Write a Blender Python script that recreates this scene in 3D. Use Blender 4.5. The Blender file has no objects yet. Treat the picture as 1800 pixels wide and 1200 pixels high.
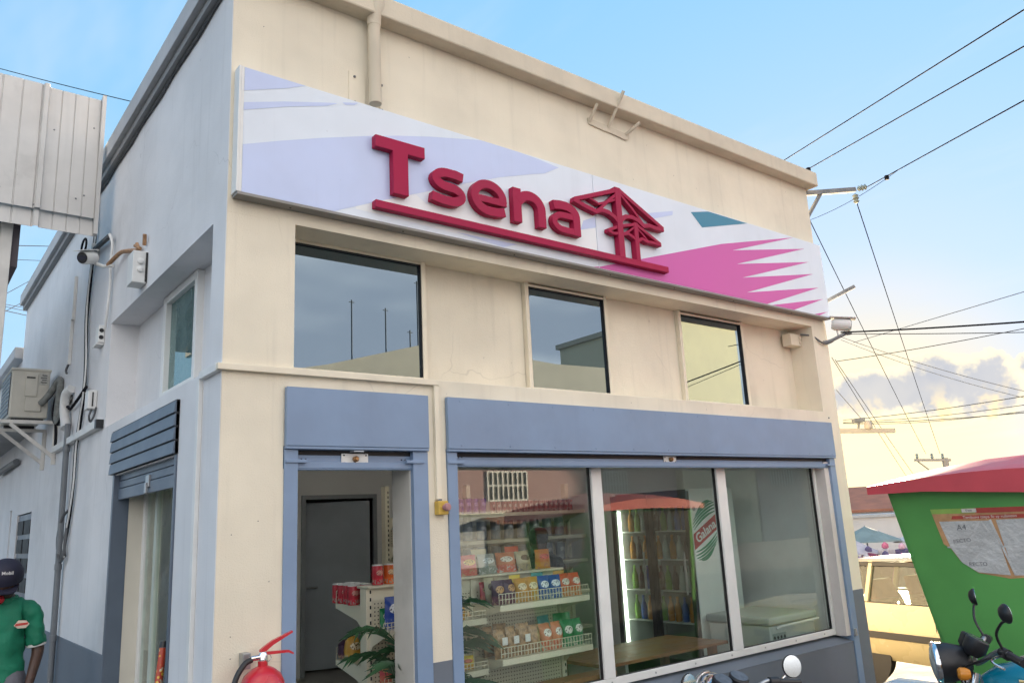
import bpy, bmesh, math, random
from mathutils import Vector, Matrix
random.seed(7)
sc = bpy.context.scene
COL = sc.collection
R_ = math.radians

# ------------------------------------------------------------------ camera
cam_d = bpy.data.cameras.new('camera'); cam = bpy.data.objects.new('camera', cam_d); COL.objects.link(cam)
cam_d.sensor_width = 36.0; cam_d.sensor_fit = 'HORIZONTAL'; cam_d.lens = 1396.5 / 1800 * 36
cam_d.clip_start = 0.05; cam_d.clip_end = 2000
RM = ((0.788337, -0.098391, -0.607325), (-0.613205, -0.205952, -0.762603), (-0.050046, 0.973603, -0.222693))
cam.matrix_world = Matrix.Translation((-1.358, -4.185, 1.75)) @ Matrix(RM).to_4x4()
sc.camera = cam

# ------------------------------------------------------------------ world, sun, exposure
SUN = Vector((0.885, 0.466, 0.0)).normalized(); SUN_EL = 6.0
world = bpy.data.worlds.new('World'); sc.world = world; world.use_nodes = True


class NT:
    """small node-tree helper"""
    def __init__(s, nt):
        s.nt = nt; nt.nodes.clear()

    def new(s, t, **kw):
        n = s.nt.nodes.new(t)
        for k, v in kw.items():
            setattr(n, k, v)
        return n

    def put(s, sock, v):
        if isinstance(v, bpy.types.NodeSocket):
            s.nt.links.new(v, sock)
        elif v is not None:
            if sock.type == 'RGBA' and len(v) == 3:
                v = (*v, 1)
            sock.default_value = v

    def m(s, op, a, b=None, c=None, clamp=False):
        n = s.new('ShaderNodeMath', operation=op, use_clamp=clamp)
        for i, v in enumerate((a, b, c)):
            if v is not None:
                s.put(n.inputs[i], v)
        return n.outputs[0]

    def v(s, op, a, b=None):
        n = s.new('ShaderNodeVectorMath', operation=op)
        s.put(n.inputs[0], a)
        if b is not None:
            s.put(n.inputs[1], b)
        return n.outputs['Value'] if op in ('DOT_PRODUCT', 'LENGTH') else n.outputs[0]

    def mix(s, fac, a, b, blend='MIX'):
        n = s.new('ShaderNodeMix', data_type='RGBA', blend_type=blend)
        s.put(n.inputs[0], fac); s.put(n.inputs[6], a); s.put(n.inputs[7], b)
        return n.outputs[2]

    def noise(s, vec, scale, detail=4, rough=0.55, dist=0.0):
        n = s.new('ShaderNodeTexNoise')
        s.put(n.inputs['Vector'], vec)
        n.inputs['Scale'].default_value = scale; n.inputs['Detail'].default_value = detail
        n.inputs['Roughness'].default_value = rough; n.inputs['Distortion'].default_value = dist
        return n.outputs[0]

    def ss(s, v, a, b, lo=0.0, hi=1.0):
        n = s.new('ShaderNodeMapRange', interpolation_type='SMOOTHSTEP')
        s.put(n.inputs[0], v)
        for i, x in enumerate((a, b, lo, hi)):
            n.inputs[1 + i].default_value = x
        return n.outputs[0]


def build_world():
    n = NT(world.node_tree)
    out = n.new('ShaderNodeOutputWorld'); bg = n.new('ShaderNodeBackground')
    sky = n.new('ShaderNodeTexSky', sky_type='NISHITA')
    sky.sun_disc = False; sky.sun_elevation = R_(SUN_EL); sky.sun_rotation = math.atan2(SUN.x, SUN.y)
    sky.altitude = 50; sky.air_density = 1.0; sky.dust_density = 0.15; sky.ozone_density = 3.0
    tc = n.new('ShaderNodeTexCoord'); d = tc.outputs['Generated']
    sx = n.new('ShaderNodeSeparateXYZ'); n.put(sx.inputs[0], d); z = sx.outputs[2]
    sund = n.v('DOT_PRODUCT', d, (SUN.x * .998, SUN.y * .998, .05))
    near = n.ss(sund, 0.75, 1.0)
    # cloud field over the whole sky: direction projected on a cloud deck
    zz = n.m('ADD', n.m('MAXIMUM', z, 0.0), 0.10)
    comb = n.new('ShaderNodeCombineXYZ')
    n.put(comb.inputs[0], n.m('DIVIDE', sx.outputs[0], zz)); n.put(comb.inputs[1], n.m('DIVIDE', sx.outputs[1], zz))
    n.put(comb.inputs[2], 8.3)
    f1 = n.noise(comb.outputs[0], 0.42, 4, 0.56)
    # cloudier over the street side, as the upper windows mirror it
    front = n.ss(n.v('DOT_PRODUCT', d, (-0.12, -0.98, -0.15)), -0.30, 0.35, -0.16, 0.19)
    f1 = n.m('ADD', f1, front)
    deck = n.ss(f1, 0.52, 0.76)
    thin = n.ss(f1, 0.46, 0.66, 0.0, 0.14)
    # the cumulus bank beside the setting sun
    a = Vector((0.93, 0.37)).normalized(); r = Vector((a.y, -a.x, 0))
    u = n.v('DOT_PRODUCT', d, tuple(r))
    wob = n.m('SUBTRACT', n.noise(d, 22, 4, 0.62), 0.5)
    wob2 = n.m('SUBTRACT', n.noise(d, 70, 3, 0.6), 0.5)
    wsum = n.m('ADD', n.m('MULTIPLY', wob, 1.5), n.m('MULTIPLY', wob2, 0.8))

    def blob(u0, v0, wu, wv):
        du = n.m('DIVIDE', n.m('SUBTRACT', u, u0), wu); dv = n.m('DIVIDE', n.m('SUBTRACT', z, v0), wv)
        e = n.m('ADD', n.m('MULTIPLY', du, du), n.m('MULTIPLY', dv, dv))
        return n.m('SUBTRACT', 1.0, e)
    b = blob(BL[0][0], BL[0][1], BL[0][2], BL[0][3])
    for q in BL[1:]:
        b = n.m('MAXIMUM', b, blob(*q))
    b = n.m('ADD', b, wsum)
    inview = n.ss(n.v('DOT_PRODUCT', d, (a.x, a.y, .1)), 0.5, 0.8)
    b = n.m('SUBTRACT', b, n.m('SUBTRACT', 1.0, inview))
    bank = n.ss(b, 0.0, 0.30)
    core = n.ss(b, 0.10, 0.75)
    rim = n.m('MULTIPLY', bank, n.m('SUBTRACT', 1.0, core))
    skyc = sky.outputs[0]
    # sky a little more saturated
    hs = n.new('ShaderNodeHueSaturation'); n.put(hs.inputs['Saturation'], n.ss(sund, 0.94, 1.0, 1.12, 0.7)); n.put(hs.inputs['Color'], skyc)
    skyc = hs.outputs[0]
    sp = n.new('ShaderNodeSeparateColor'); n.put(sp.inputs[0], skyc); cb = n.new('ShaderNodeCombineColor')
    for i in range(3):
        n.put(cb.inputs[i], n.m('DIVIDE', n.m('MULTIPLY', sp.outputs[i], 3.3), n.m('ADD', 1.0, n.m('DIVIDE', sp.outputs[i], 0.5))))
    skyc = n.mix(1.0, cb.outputs[0], n.mix(n.ss(sund, .965, 1.0), (.77, .93, 1.19), (1.15, 1.0, .76)), 'MULTIPLY')
    deck_lit = n.mix(n.ss(n.noise(comb.outputs[0], 0.9, 3, .55), .38, .66), (2.0, 2.0, 2.15), (4.5, 4.2, 3.85))
    mpw = n.new('ShaderNodeMapping'); n.put(mpw.inputs[0], comb.outputs[0]); mpw.inputs['Scale'].default_value = (1.6, .5, 1); mpw.inputs['Rotation'].default_value = (0, 0, .6)
    wisp = n.ss(n.noise(mpw.outputs[0], 1.1, 5, .62), .48, .78, 0.0, .42)
    skyc = n.mix(wisp, skyc, (1.25, 1.42, 1.62))
    skyc = n.mix(n.ss(sund, .987, 1.002, 0, .85), skyc, (2.8, 2.3, 1.2))
    c = n.mix(n.m('ADD', n.m('MULTIPLY', deck, 0.80), thin, clamp=True), skyc, deck_lit)
    body = n.mix(n.ss(n.noise(d, 14, 3), .3, .7), (.84, .90, 1.06), (1.10, 1.10, 1.14))
    c = n.mix(n.m('MULTIPLY', bank, 0.92), c, body)
    c = n.mix(n.m('MULTIPLY', rim, 0.9), c, (2.6, 2.2, 1.35))
    gold = n.m('MULTIPLY', n.m('MULTIPLY', bank, n.ss(n.noise(d, 34, 3, .6), .50, .66)), n.ss(z, .135, .075))
    c = n.mix(n.m('MULTIPLY', gold, .9), c, (2.7, 2.05, .95))
    n.put(bg.inputs[0], c); bg.inputs[1].default_value = 0.10
    n.nt.links.new(bg.outputs[0], out.inputs[0])


BL = [(-0.085, 0.122, 0.075, 0.030), (-0.035, 0.125, 0.060, 0.040), (0.012, 0.118, 0.045, 0.042), (0.075, 0.135, 0.030, 0.020), (0.10, 0.10, 0.05, 0.012)]
build_world()
sun_d = bpy.data.lights.new('sun', 'SUN'); sun_d.energy = 4.2; sun_d.angle = R_(0.6); sun_d.color = (1.0, 0.78, 0.52)
sun_o = bpy.data.objects.new('sun', sun_d); COL.objects.link(sun_o)
sdir = Vector((SUN.x * math.cos(R_(SUN_EL)), SUN.y * math.cos(R_(SUN_EL)), math.sin(R_(SUN_EL))))
sun_o.rotation_euler = (-sdir).to_track_quat('-Z', 'Y').to_euler()
sun_o.location = (20, 10, 8)
sc.view_settings.view_transform = 'Standard'; sc.view_settings.look = 'None'
sc.view_settings.exposure = 2.7; sc.view_settings.gamma = 1.0
sc.render.engine = 'CYCLES'; sc.cycles.use_adaptive_sampling = True; sc.cycles.adaptive_threshold = 0.03; sc.cycles.use_denoising = True
sc.cycles.max_bounces = 7; sc.cycles.diffuse_bounces = 3; sc.cycles.transparent_max_bounces = 16; sc.cycles.glossy_bounces = 5

# ------------------------------------------------------------------ materials
MATS = {}


def S(r, g, b):
    return tuple(((c / 255 / 12.92) if c / 255 <= 0.04045 else ((c / 255 + 0.055) / 1.055) ** 2.4) for c in (r, g, b))


def mat(name, col, rough=0.6, var=0.10, scale=3.0, bump=0.0, bscale=90.0, metal=0.0, spec=0.5, stain=0.0, streak=0.0, coat=0.0, trans=0.0, crack=0.0):
    if name in MATS:
        return MATS[name]
    m = bpy.data.materials.new(name); m.use_nodes = True
    n = NT(m.node_tree)
    out = n.new('ShaderNodeOutputMaterial'); p = n.new('ShaderNodeBsdfPrincipled')
    n.nt.links.new(p.outputs[0], out.inputs[0])
    tc = n.new('ShaderNodeTexCoord'); o = tc.outputs['Object']
    nz = n.noise(o, scale, 3, 0.6)
    dark = tuple(c * (1 - var) for c in col); lite = tuple(min(1, c * (1 + var * .6)) for c in col)
    c = n.mix(n.ss(nz, 0.3, 0.7), dark, lite)
    if stain:
        s1 = n.ss(n.noise(o, scale * .6, 5, 0.68), 0.56, 0.72)
        c = n.mix(n.m('MULTIPLY', s1, stain), c, tuple(x * .45 for x in col))
        sp = n.ss(n.noise(o, scale * 22, 2, 0.5), 0.74, 0.80)
        c = n.mix(n.m('MULTIPLY', sp, stain * 1.2), c, tuple(x * .3 for x in col))
    if streak:
        mp = n.new('ShaderNodeMapping'); n.put(mp.inputs[0], o); mp.inputs['Scale'].default_value = (9, 9, .5)
        s2 = n.ss(n.noise(mp.outputs[0], 1.3, 3, 0.6), 0.52, 0.75)
        c = n.mix(n.m('MULTIPLY', s2, streak), c, tuple(x * .55 for x in col))
    if crack:
        vo = n.new('ShaderNodeTexVoronoi', feature='DISTANCE_TO_EDGE'); vo.inputs['Scale'].default_value = .75
        wv = n.new('ShaderNodeVectorMath', operation='MULTIPLY_ADD'); nn_ = n.new('ShaderNodeTexNoise'); n.put(nn_.inputs['Vector'], o); nn_.inputs['Scale'].default_value = 2.2; nn_.inputs['Detail'].default_value = 3
        n.put(wv.inputs[0], nn_.outputs['Color']); wv.inputs[1].default_value = (.5, .5, .5); n.put(wv.inputs[2], o); n.put(vo.inputs['Vector'], wv.outputs[0])
        ln = n.m('MULTIPLY', n.ss(vo.outputs['Distance'], .0035, .0012), n.ss(n.noise(o, .9, 2), .52, .60))
        c = n.mix(n.m('MULTIPLY', ln, crack), c, tuple(x * .35 for x in col))
    n.put(p.inputs['Base Color'], c)
    rr = n.ss(nz, 0.2, 0.8, max(0.02, rough - .08), min(1, rough + .08))
    n.put(p.inputs['Roughness'], rr)
    p.inputs['Metallic'].default_value = metal; p.inputs['Specular IOR Level'].default_value = spec
    p.inputs['Coat Weight'].default_value = coat; p.inputs['Coat Roughness'].default_value = 0.08
    p.inputs['Transmission Weight'].default_value = trans
    if bump:
        bn = n.new('ShaderNodeBump'); bn.inputs['Strength'].default_value = bump; bn.inputs['Distance'].default_value = 0.01
        h = n.m('ADD', n.noise(o, bscale, 2, 0.6), n.m('MULTIPLY', n.noise(o, bscale * .08, 1), 1.5))
        n.put(bn.inputs['Height'], h); n.put(p.inputs['Normal'], bn.outputs[0])
    MATS[name] = m
    return m


def glass(name, tint, ior, refl=(1, 1, 1), back=None, rough=0.0, dirt=0.0):
    m = bpy.data.materials.new(name); m.use_nodes = True; n = NT(m.node_tree)
    out = n.new('ShaderNodeOutputMaterial'); lw = n.new('ShaderNodeLayerWeight'); lw.inputs[0].default_value = .5; F0 = ((ior - 1) / (ior + 1)) ** 2
    fres = n.m('ADD', F0, n.m('MULTIPLY', n.m('POWER', lw.outputs['Facing'], 5.0), 1 - F0))
    g = n.new('ShaderNodeBsdfGlossy'); n.put(g.inputs[0], refl); g.inputs[1].default_value = rough
    tc = n.new('ShaderNodeTexCoord'); o = tc.outputs['Object']
    if back is None:
        t = n.new('ShaderNodeBsdfTransparent'); n.put(t.inputs[0], tint)
    else:
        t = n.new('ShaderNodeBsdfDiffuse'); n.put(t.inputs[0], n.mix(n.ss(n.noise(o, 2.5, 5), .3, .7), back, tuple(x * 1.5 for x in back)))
    ms = n.new('ShaderNodeMixShader'); n.put(ms.inputs[0], fres)
    n.nt.links.new(t.outputs[0], ms.inputs[1]); n.nt.links.new(g.outputs[0], ms.inputs[2])
    res = ms.outputs[0]
    if dirt:
        df = n.new('ShaderNodeBsdfDiffuse'); n.put(df.inputs[0], (.6, .6, .57))
        m2 = n.new('ShaderNodeMixShader')
        n.put(m2.inputs[0], n.m('MULTIPLY', n.ss(n.noise(o, 5, 7, .7), .45, .8), dirt))
        n.nt.links.new(res, m2.inputs[1]); n.nt.links.new(df.outputs[0], m2.inputs[2]); res = m2.outputs[0]
    n.nt.links.new(res, out.inputs[0])
    return m


def emit(name, col, st):
    m = bpy.data.materials.new(name); m.use_nodes = True; n = NT(m.node_tree)
    out = n.new('ShaderNodeOutputMaterial'); e = n.new('ShaderNodeEmission'); n.put(e.inputs[0], col); e.inputs[1].default_value = st
    n.nt.links.new(e.outputs[0], out.inputs[0]); return m


CREAM = mat('cream_render', (.765, .70, .565), .75, .10, 1.1, .26, 120, stain=.24, streak=.18, crack=.22)
WHITE = mat('white_render', (.72, .718, .725), .75, .08, 1.1, .22, 130, stain=.20, streak=.16, crack=.2)
TRIMC = mat('cream_paint', (.76, .69, .55), .55, .06, 4, .05, 60, stain=.10)
CONC = mat('cornice_paint', (.64, .57, .45), .8, .10, 2, .2, 80, stain=.22, streak=.15)
GREYC = mat('grey_cornice', (.47, .48, .49), .8, .10, 2, .2, 80, stain=.25)
PLINTH = mat('slate_plinth', (.145, .17, .205), .6, .12, 1.5, .12, 100, stain=.25)
BLUE = mat('steel_blue_paint', (.20, .285, .425), .42, .08, 2.0, .05, 30, stain=.12, streak=.06)
SLATE = mat('slate_paint', (.105, .135, .18), .42, .08, 3, .02, 40, stain=.06)
ALUW = mat('white_aluminium', (.74, .74, .72), .4, .05, 4, stain=.08)
GASKET = mat('black_rubber', (.012, .012, .014), .6, .2, 8)
BLACK = mat('black_plastic', (.016, .016, .018), .42, .2, 12)
CABLE = mat('black_cable', (.018, .018, .022), .9, .2, 12, spec=.05)
CABLEG = mat('grey_cable', (.14, .145, .15), .9, .2, 12, spec=.05)
WHITEP = mat('white_plastic', (.72, .72, .70), .45, .06, 6, stain=.15)
INTW = mat('shop_inner_wall', (.84, .83, .80), .8, .05, 1, .06, 60)
FLOORM = mat('shop_floor_tile', (.30, .28, .25), .35, .12, 2)
SHELF = mat('ivory_steel', (.76, .70, .55), .42, .04, 5)
CHROME = mat('chrome', (.80, .80, .82), .12, .05, 9, metal=1.0)
STEEL = mat('dull_steel', (.42, .43, .44), .38, .15, 9, metal=.9)
GALV = mat('galvanised_steel', (.22, .23, .24), .8, .2, 6, spec=.1)
GLASS = glass('shop_glass', (.92, .965, .95), 1.68, dirt=.03)
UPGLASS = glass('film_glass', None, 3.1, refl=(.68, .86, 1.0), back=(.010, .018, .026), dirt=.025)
SIDEGLASS = glass('side_glass', None, 1.9, refl=(.8, .97, .95), back=(.07, .12, .12), dirt=.08)
CRIM = mat('crimson_acrylic', (.36, .014, .062), .5, .06, 3, spec=.18)
BOARD = mat('sign_white', (.70, .765, .85), .38, .05, 1.5, stain=.10, streak=.07)
LILAC = mat('sign_lilac', (.53, .61, .85), .38, .05, 1.5, stain=.08, streak=.07)
PINK = mat('sign_pink', (.62, .13, .41), .45, .03, 1.5, spec=.25)
TEALP = mat('sign_teal', (.02, .20, .32), .35, .03, 1.5)
GUTTER = mat('sign_edge_grey', (.26, .25, .235), .5, .1, 4, stain=.2)


# ------------------------------------------------------------------ mesh helpers
class MB:
    def __init__(s):
        s.v = []; s.f = []

    def add(s, vs, fs):
        k = len(s.v); s.v += [tuple(x) for x in vs]; s.f += [tuple(i + k for i in f) for f in fs]; return s

    def box(s, x0, x1, y0, y1, z0, z1):
        x0, x1 = sorted((x0, x1)); y0, y1 = sorted((y0, y1)); z0, z1 = sorted((z0, z1))
        v = [(x, y, z) for z in (z0, z1) for y in (y0, y1) for x in (x0, x1)]
        return s.hexa(v)

    def hexa(s, v):
        return s.add(v, [(0, 2, 3, 1), (4, 5, 7, 6), (0, 1, 5, 4), (2, 6, 7, 3), (0, 4, 6, 2), (1, 3, 7, 5)])

    def obox(s, c, ax, ay, az, lx, ly, lz):
        c = Vector(c); ax = Vector(ax).normalized() * lx / 2; ay = Vector(ay).normalized() * ly / 2; az = Vector(az).normalized() * lz / 2
        return s.hexa([c + i * ax + j * ay + k * az for k in (-1, 1) for j in (-1, 1) for i in (-1, 1)])

    def bar(s, p, q, w, h, up=(0, 0, 1)):
        p = Vector(p); q = Vector(q); d = q - p; up = Vector(up)
        sd = d.cross(up)
        if sd.length < 1e-6:
            sd = Vector((1, 0, 0))
        u2 = sd.cross(d)
        return s.obox((p + q) / 2, d, sd, u2, d.length, w, h)

    def prism(s, poly, axis, a, b):
        """poly: list of 2D points; axis Y -> (x,z), X -> (y,z), Z -> (x,y)"""
        def P(p, t):
            return {'Y': (p[0], t, p[1]), 'X': (t, p[0], p[1]), 'Z': (p[0], p[1], t)}[axis]
        n = len(poly)
        return s.add([P(p, a) for p in poly] + [P(p, b) for p in poly],
                     [tuple(range(n)), tuple(range(2 * n - 1, n - 1, -1))] + [(i, i + n, (i + 1) % n + n, (i + 1) % n) for i in range(n)])

    def tube(s, pts, r, seg=8, cap=True, flat=1.0):
        pts = [Vector(p) for p in pts]; n = len(pts)
        rs = r if isinstance(r, (list, tuple)) else [r] * n
        k = len(s.v); nrm = None
        for i, p in enumerate(pts):
            t = (pts[min(i + 1, n - 1)] - pts[max(i - 1, 0)]).normalized()
            if nrm is None:
                nrm = t.cross(Vector((0, 0, 1)))
                if nrm.length < 1e-3:
                    nrm = t.cross(Vector((1, 0, 0)))
            nrm = (nrm - t * nrm.dot(t)).normalized(); bn = t.cross(nrm)
            for j in range(seg):
                an = 2 * math.pi * j / seg
                s.v.append(tuple(p + (nrm * math.cos(an) + bn * math.sin(an) * flat) * rs[i]))
        for i in range(n - 1):
            for j in range(seg):
                a0 = k + i * seg + j; b0 = k + i * seg + (j + 1) % seg
                s.f.append((a0, b0, b0 + seg, a0 + seg))
        if cap:
            s.f.append(tuple(k + j for j in range(seg))[::-1]); s.f.append(tuple(k + (n - 1) * seg + j for j in range(seg)))
        return s

    def lathe(s, prof, c=(0, 0, 0), axis=(0, 0, 1), seg=20):
        c = Vector(c); axis = Vector(axis).normalized()
        a = axis.cross(Vector((1, 0, 0)))
        if a.length < .1:
            a = axis.cross(Vector((0, 1, 0)))
        a.normalize(); b = axis.cross(a); k = len(s.v); n = len(prof)
        for r, h in prof:
            for j in range(seg):
                t = 2 * math.pi * j / seg
                s.v.append(tuple(c + axis * h + (a * math.cos(t) + b * math.sin(t)) * max(r, 1e-4)))
        for i in range(n - 1):
            for j in range(seg):
                a0 = k + i * seg + j; b0 = k + i * seg + (j + 1) % seg
                s.f.append((a0, b0, b0 + seg, a0 + seg))
        s.f.append(tuple(k + j for j in range(seg))[::-1]); s.f.append(tuple(k + (n - 1) * seg + j for j in range(seg)))
        return s

    def stroke(s, pts, w, y0, y1, closed=False):
        """flat ribbon in the XZ plane along pts, extruded from y0 to y1"""
        P = [Vector((p[0], p[1])) for p in pts]; n = len(P); L = []; Rr = []
        for i in range(n):
            if closed:
                t = (P[(i + 1) % n] - P[i - 1])
            else:
                t = P[min(i + 1, n - 1)] - P[max(i - 1, 0)]
            t.normalize(); nn = Vector((-t.y, t.x))
            if not closed and 0 < i < n - 1:
                d1 = (P[i] - P[i - 1]).normalized(); c = max(.5, abs(d1.dot(t))); k = 1 / c
            else:
                k = 1
            ww = w[i] if isinstance(w, (list, tuple)) else w
            L.append(P[i] + nn * ww / 2 * k); Rr.append(P[i] - nn * ww / 2 * k)
        m = n if closed else n - 1; k = len(s.v)
        for y in (y0, y1):
            for q in (L, Rr):
                s.v += [(p.x, y, p.y) for p in q]
        A, B, C, D = k, k + n, k + 2 * n, k + 3 * n
        for i in range(m):
            j = (i + 1) % n
            s.f += [(A + i, B + i, B + j, A + j), (C + i, C + j, D + j, D + i), (A + i, A + j, C + j, C + i), (B + i, D + i, D + j, B + j)]
        if not closed:
            s.f += [(A, C, D, B), (A + n - 1, B + n - 1, D + n - 1, C + n - 1)]
        return s

    def xf(s, mtx):
        s.v = [tuple(mtx @ Vector(p)) for p in s.v]; return s

    def build(s, name, m, parent=None, smooth=False, bevel=0.0, local=False, fix=True):
        off = Vector((0, 0, 0)) if (parent is None or local) else parent['_o'] if '_o' in parent else Vector((0, 0, 0))
        off = Vector(off)
        me = bpy.data.meshes.new(name)
        me.from_pydata([(x - off.x, y - off.y, z - off.z) for x, y, z in s.v], [], s.f); me.materials.append(m)
        if fix:
            bm = bmesh.new(); bm.from_mesh(me); bmesh.ops.recalc_face_normals(bm, faces=bm.faces); bm.to_mesh(me); bm.free()
        if smooth:
            for p in me.polygons:
                p.use_smooth = True
        o = bpy.data.objects.new(name, me); COL.objects.link(o)
        if parent is not None:
            o.parent = parent
            if '_o' in parent:
                o['_o'] = parent['_o']
        if bevel:
            b = o.modifiers.new('bevel', 'BEVEL'); b.width = bevel; b.segments = 2; b.limit_method = 'ANGLE'; b.angle_limit = R_(40)
        if smooth:
            e = o.modifiers.new('split', 'EDGE_SPLIT'); e.split_angle = R_(42)
        return o


def tag(o, label=None, cat=None, group=None, kind=None):
    for k, v in (('label', label), ('category', cat), ('group', group), ('kind', kind)):
        if v:
            o[k] = v
    return o


THINGS = []


def thing(name, label, cat, loc=(0, 0, 0), group=None, kind=None):
    o = bpy.data.objects.new(name, None); COL.objects.link(o); o.location = loc; o['_o'] = tuple(loc); o.empty_display_size = .1
    return tag(o, label, cat, group, kind)


def copy_tree(o, parent=None):
    c = o.copy(); COL.objects.link(c); c.parent = parent
    for ch in list(o.children):
        copy_tree(ch, c)
    return c


def text_mesh(txt, size, ext=0.0, off=0.0, align='CENTER', shear=0.0):
    cu = bpy.data.curves.new('lettering', 'FONT'); cu.body = txt; cu.size = size; cu.extrude = ext; cu.offset = off
    cu.align_x = align; cu.align_y = 'CENTER'; cu.shear = shear; cu.resolution_u = 4
    o = bpy.data.objects.new('lettering', cu); COL.objects.link(o)
    dg = bpy.context.evaluated_depsgraph_get()
    me = bpy.data.meshes.new_from_object(o.evaluated_get(dg)); bpy.data.objects.remove(o); bpy.data.curves.remove(cu)
    return me


def text(name, txt, size, m, parent, loc, xdir, ydir, ext=0.0, off=0.0, align='CENTER', shear=0.0, local=False):
    """lettering whose reading direction is xdir and whose up is ydir (world vectors)"""
    me = text_mesh(txt, size, ext, off, align, shear)
    x = Vector(xdir).normalized(); y = Vector(ydir); y = (y - x * y.dot(x)).normalized(); zz = x.cross(y)
    M = Matrix((x, y, zz)).transposed().to_4x4()
    o0 = Vector((0, 0, 0)) if local else Vector(parent['_o']) if '_o' in parent else Vector((0, 0, 0))
    me.transform(Matrix.Translation(Vector(loc) - o0) @ M)
    me.materials.clear(); me.materials.append(m)
    o = bpy.data.objects.new(name, me); COL.objects.link(o); o.parent = parent
    return o


def struct(o):
    o['kind'] = 'structure'; return o


ORD = ['first', 'second', 'third', 'fourth', 'fifth', 'sixth', 'seventh', 'eighth', 'ninth', 'tenth', 'eleventh', 'twelfth', 'thirteenth', 'fourteenth', 'fifteenth', 'sixteenth']

# ================================================================== GROUND
def ground_z(x, y):
    t = max(0.0, min(1.0, (x - 6.3) / 1.3)); t = t * t * (3 - 2 * t)
    z = -0.22 * t
    if x > 10:
        z -= min(2.6, (x - 10) * 0.15)
    return z


def build_ground():
    xs = [-400, -150, -60, -25, -12, -8, -5, -3, -1.5, 0, 1.5, 3, 4.5, 6.3, 6.6, 7.0, 7.3, 7.6, 9, 10, 12, 15, 20, 27.4, 35, 60, 150, 400]
    ys = [-400, -150, -60, -30, -20, -12, -8, -5, -3, -1.5, 0, 2, 5, 9, 15, 30, 60, 150, 400]
    m = MB(); nx = len(xs)
    m.v = [(x, y, ground_z(x, y)) for y in ys for x in xs]
    m.f = [(j * nx + i, j * nx + i + 1, (j + 1) * nx + i + 1, (j + 1) * nx + i) for j in range(len(ys) - 1) for i in range(nx - 1)]
    g = mat('street_ground', (.115, .108, .10), .85, .25, .8, .35, 40, stain=.35)
    struct(m.build('ground', g))


build_ground()

# ================================================================== SHOP BUILDING
shop = thing('shop_building', 'two-storey cream and white corner shop with blue shutters and a parapet', 'building')
XR = 6.06; YB = 8.35; ZC = 5.04

w = MB()     # cream street face
w.box(.004, .31, 0, .2, 3.5155, ZC + .1); w.box(.31, XR, 0, .36, 3.515, ZC + .1)
w.box(.004, .40, 0, .215, 2.655, 3.515); w.box(.31, .40, .215, .36, 2.655, 3.515); w.box(5.80, XR, 0, .36, 2.655, 3.515)
w.box(.004, XR, 0, .36, 2.555, 2.655)
w.box(.004, XR, .003, .36, 2.224, 2.555)
w.box(.004, .349, 0, .21, .985, 2.10); w.box(1.262, 1.402, 0, .21, .985, 2.10); w.box(5.862, XR, 0, .21, .985, 2.10)
for a, b in ((.004, .345), (1.265, 1.40), (5.868, XR)):     # strips beside the fascias stay flush with the wall
    w.box(a, b, 0, .21, 2.10, 2.555)
for a, b in ((1.43, 2.295), (3.16, 4.035), (4.975, 5.80)):   # panels between the upper windows
    w.box(a, b, .262, .36, 2.655, 3.515)
w.box(.40, 1.43, .30, .36, 2.655, 3.515)
w.build('front_wall', CREAM, shop)
p = MB(); p.box(.003, .351, -.003, .21, 0, .985); p.box(1.26, 1.404, -.003, .21, 0, .985); p.box(5.86, XR + .003, -.003, .21, 0, .985)
p.box(1.404, 5.86, 0, .21, 0, .545)
p.hexa([(1.404, -.004, .545), (5.86, -.004, .545), (1.404, .21, .545), (5.86, .21, .545), (1.404, -.004, .55), (5.86, -.004, .55), (1.404, .21, .605), (5.86, .21, .605)])
p.build('plinth', PLINTH, shop, bevel=.006)

w = MB()     # white side wall
NY0, NY1 = .224, 2.79
w.box(0, .3, .004, YB, 3.515, ZC + .1)
w.box(0, .3, .004, NY0, 2.655, 3.515); w.box(0, .3, NY1, YB, 2.655, 3.515)
w.box(.212, .3, NY0, 1.08, 2.655, 3.515); w.box(.212, .3, 1.86, NY1, 2.655, 3.515); w.box(.212, .3, 1.08, 1.86, 2.655, 2.765); w.box(.212, .3, 1.08, 1.86, 3.49, 3.515)
w.box(0, .3, .004, YB, 2.24, 2.655)
w.box(0, .3, .004, .745, .985, 2.24); w.box(0, .3, 2.33, 6.35, .985, 2.24); w.box(0, .3, 7.5, 8.05, .985, 2.24); w.box(0, .3, 6.35, 7.5, 2.15, 2.24); w.box(.08, .3, 6.35, 7.5, .985, 2.15)
w.box(.1, .3, 8.05, YB, .985, 2.24)
w.build('side_wall', WHITE, shop)
p = MB(); p.box(-.004, .3, .004, .745, 0, .985); p.box(-.004, .3, 2.33, YB, 0, .985)
p.build('side_plinth', PLINTH, shop, bevel=.006)
w = MB(); w.box(5.86, XR, .36, YB, 0, ZC + .1); w.box(.3, 5.86, YB - .2, YB, 0, ZC + .1); w.box(5.86, XR, .21, .36, 0, ZC)
w.build('rear_wall', CREAM, shop)
# parapet cornice
c = MB(); c.box(-.085, XR + .05, -.12, .2, ZC, ZC + .155)
c.build('cornice', CONC, shop, bevel=.012)
c = MB(); c.box(-.09, .2, .2, YB + .02, ZC + .002, ZC + .157); c.box(-.092, -.085, -.122, .2, ZC - .001, ZC + .158)
c.build('cornice', GREYC, shop, bevel=.01)
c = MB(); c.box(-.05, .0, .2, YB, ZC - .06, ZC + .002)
c.build('soffit_shade_board', mat('soffit_shade_grey', (.28, .285, .29), .8, .1, 3), shop)  # board under the cornice, soffit shade put into its grey
r = MB(); r.box(.2, XR, .2, YB - .02, 4.85, 4.95); r.build('roof', GREYC, shop)

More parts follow.
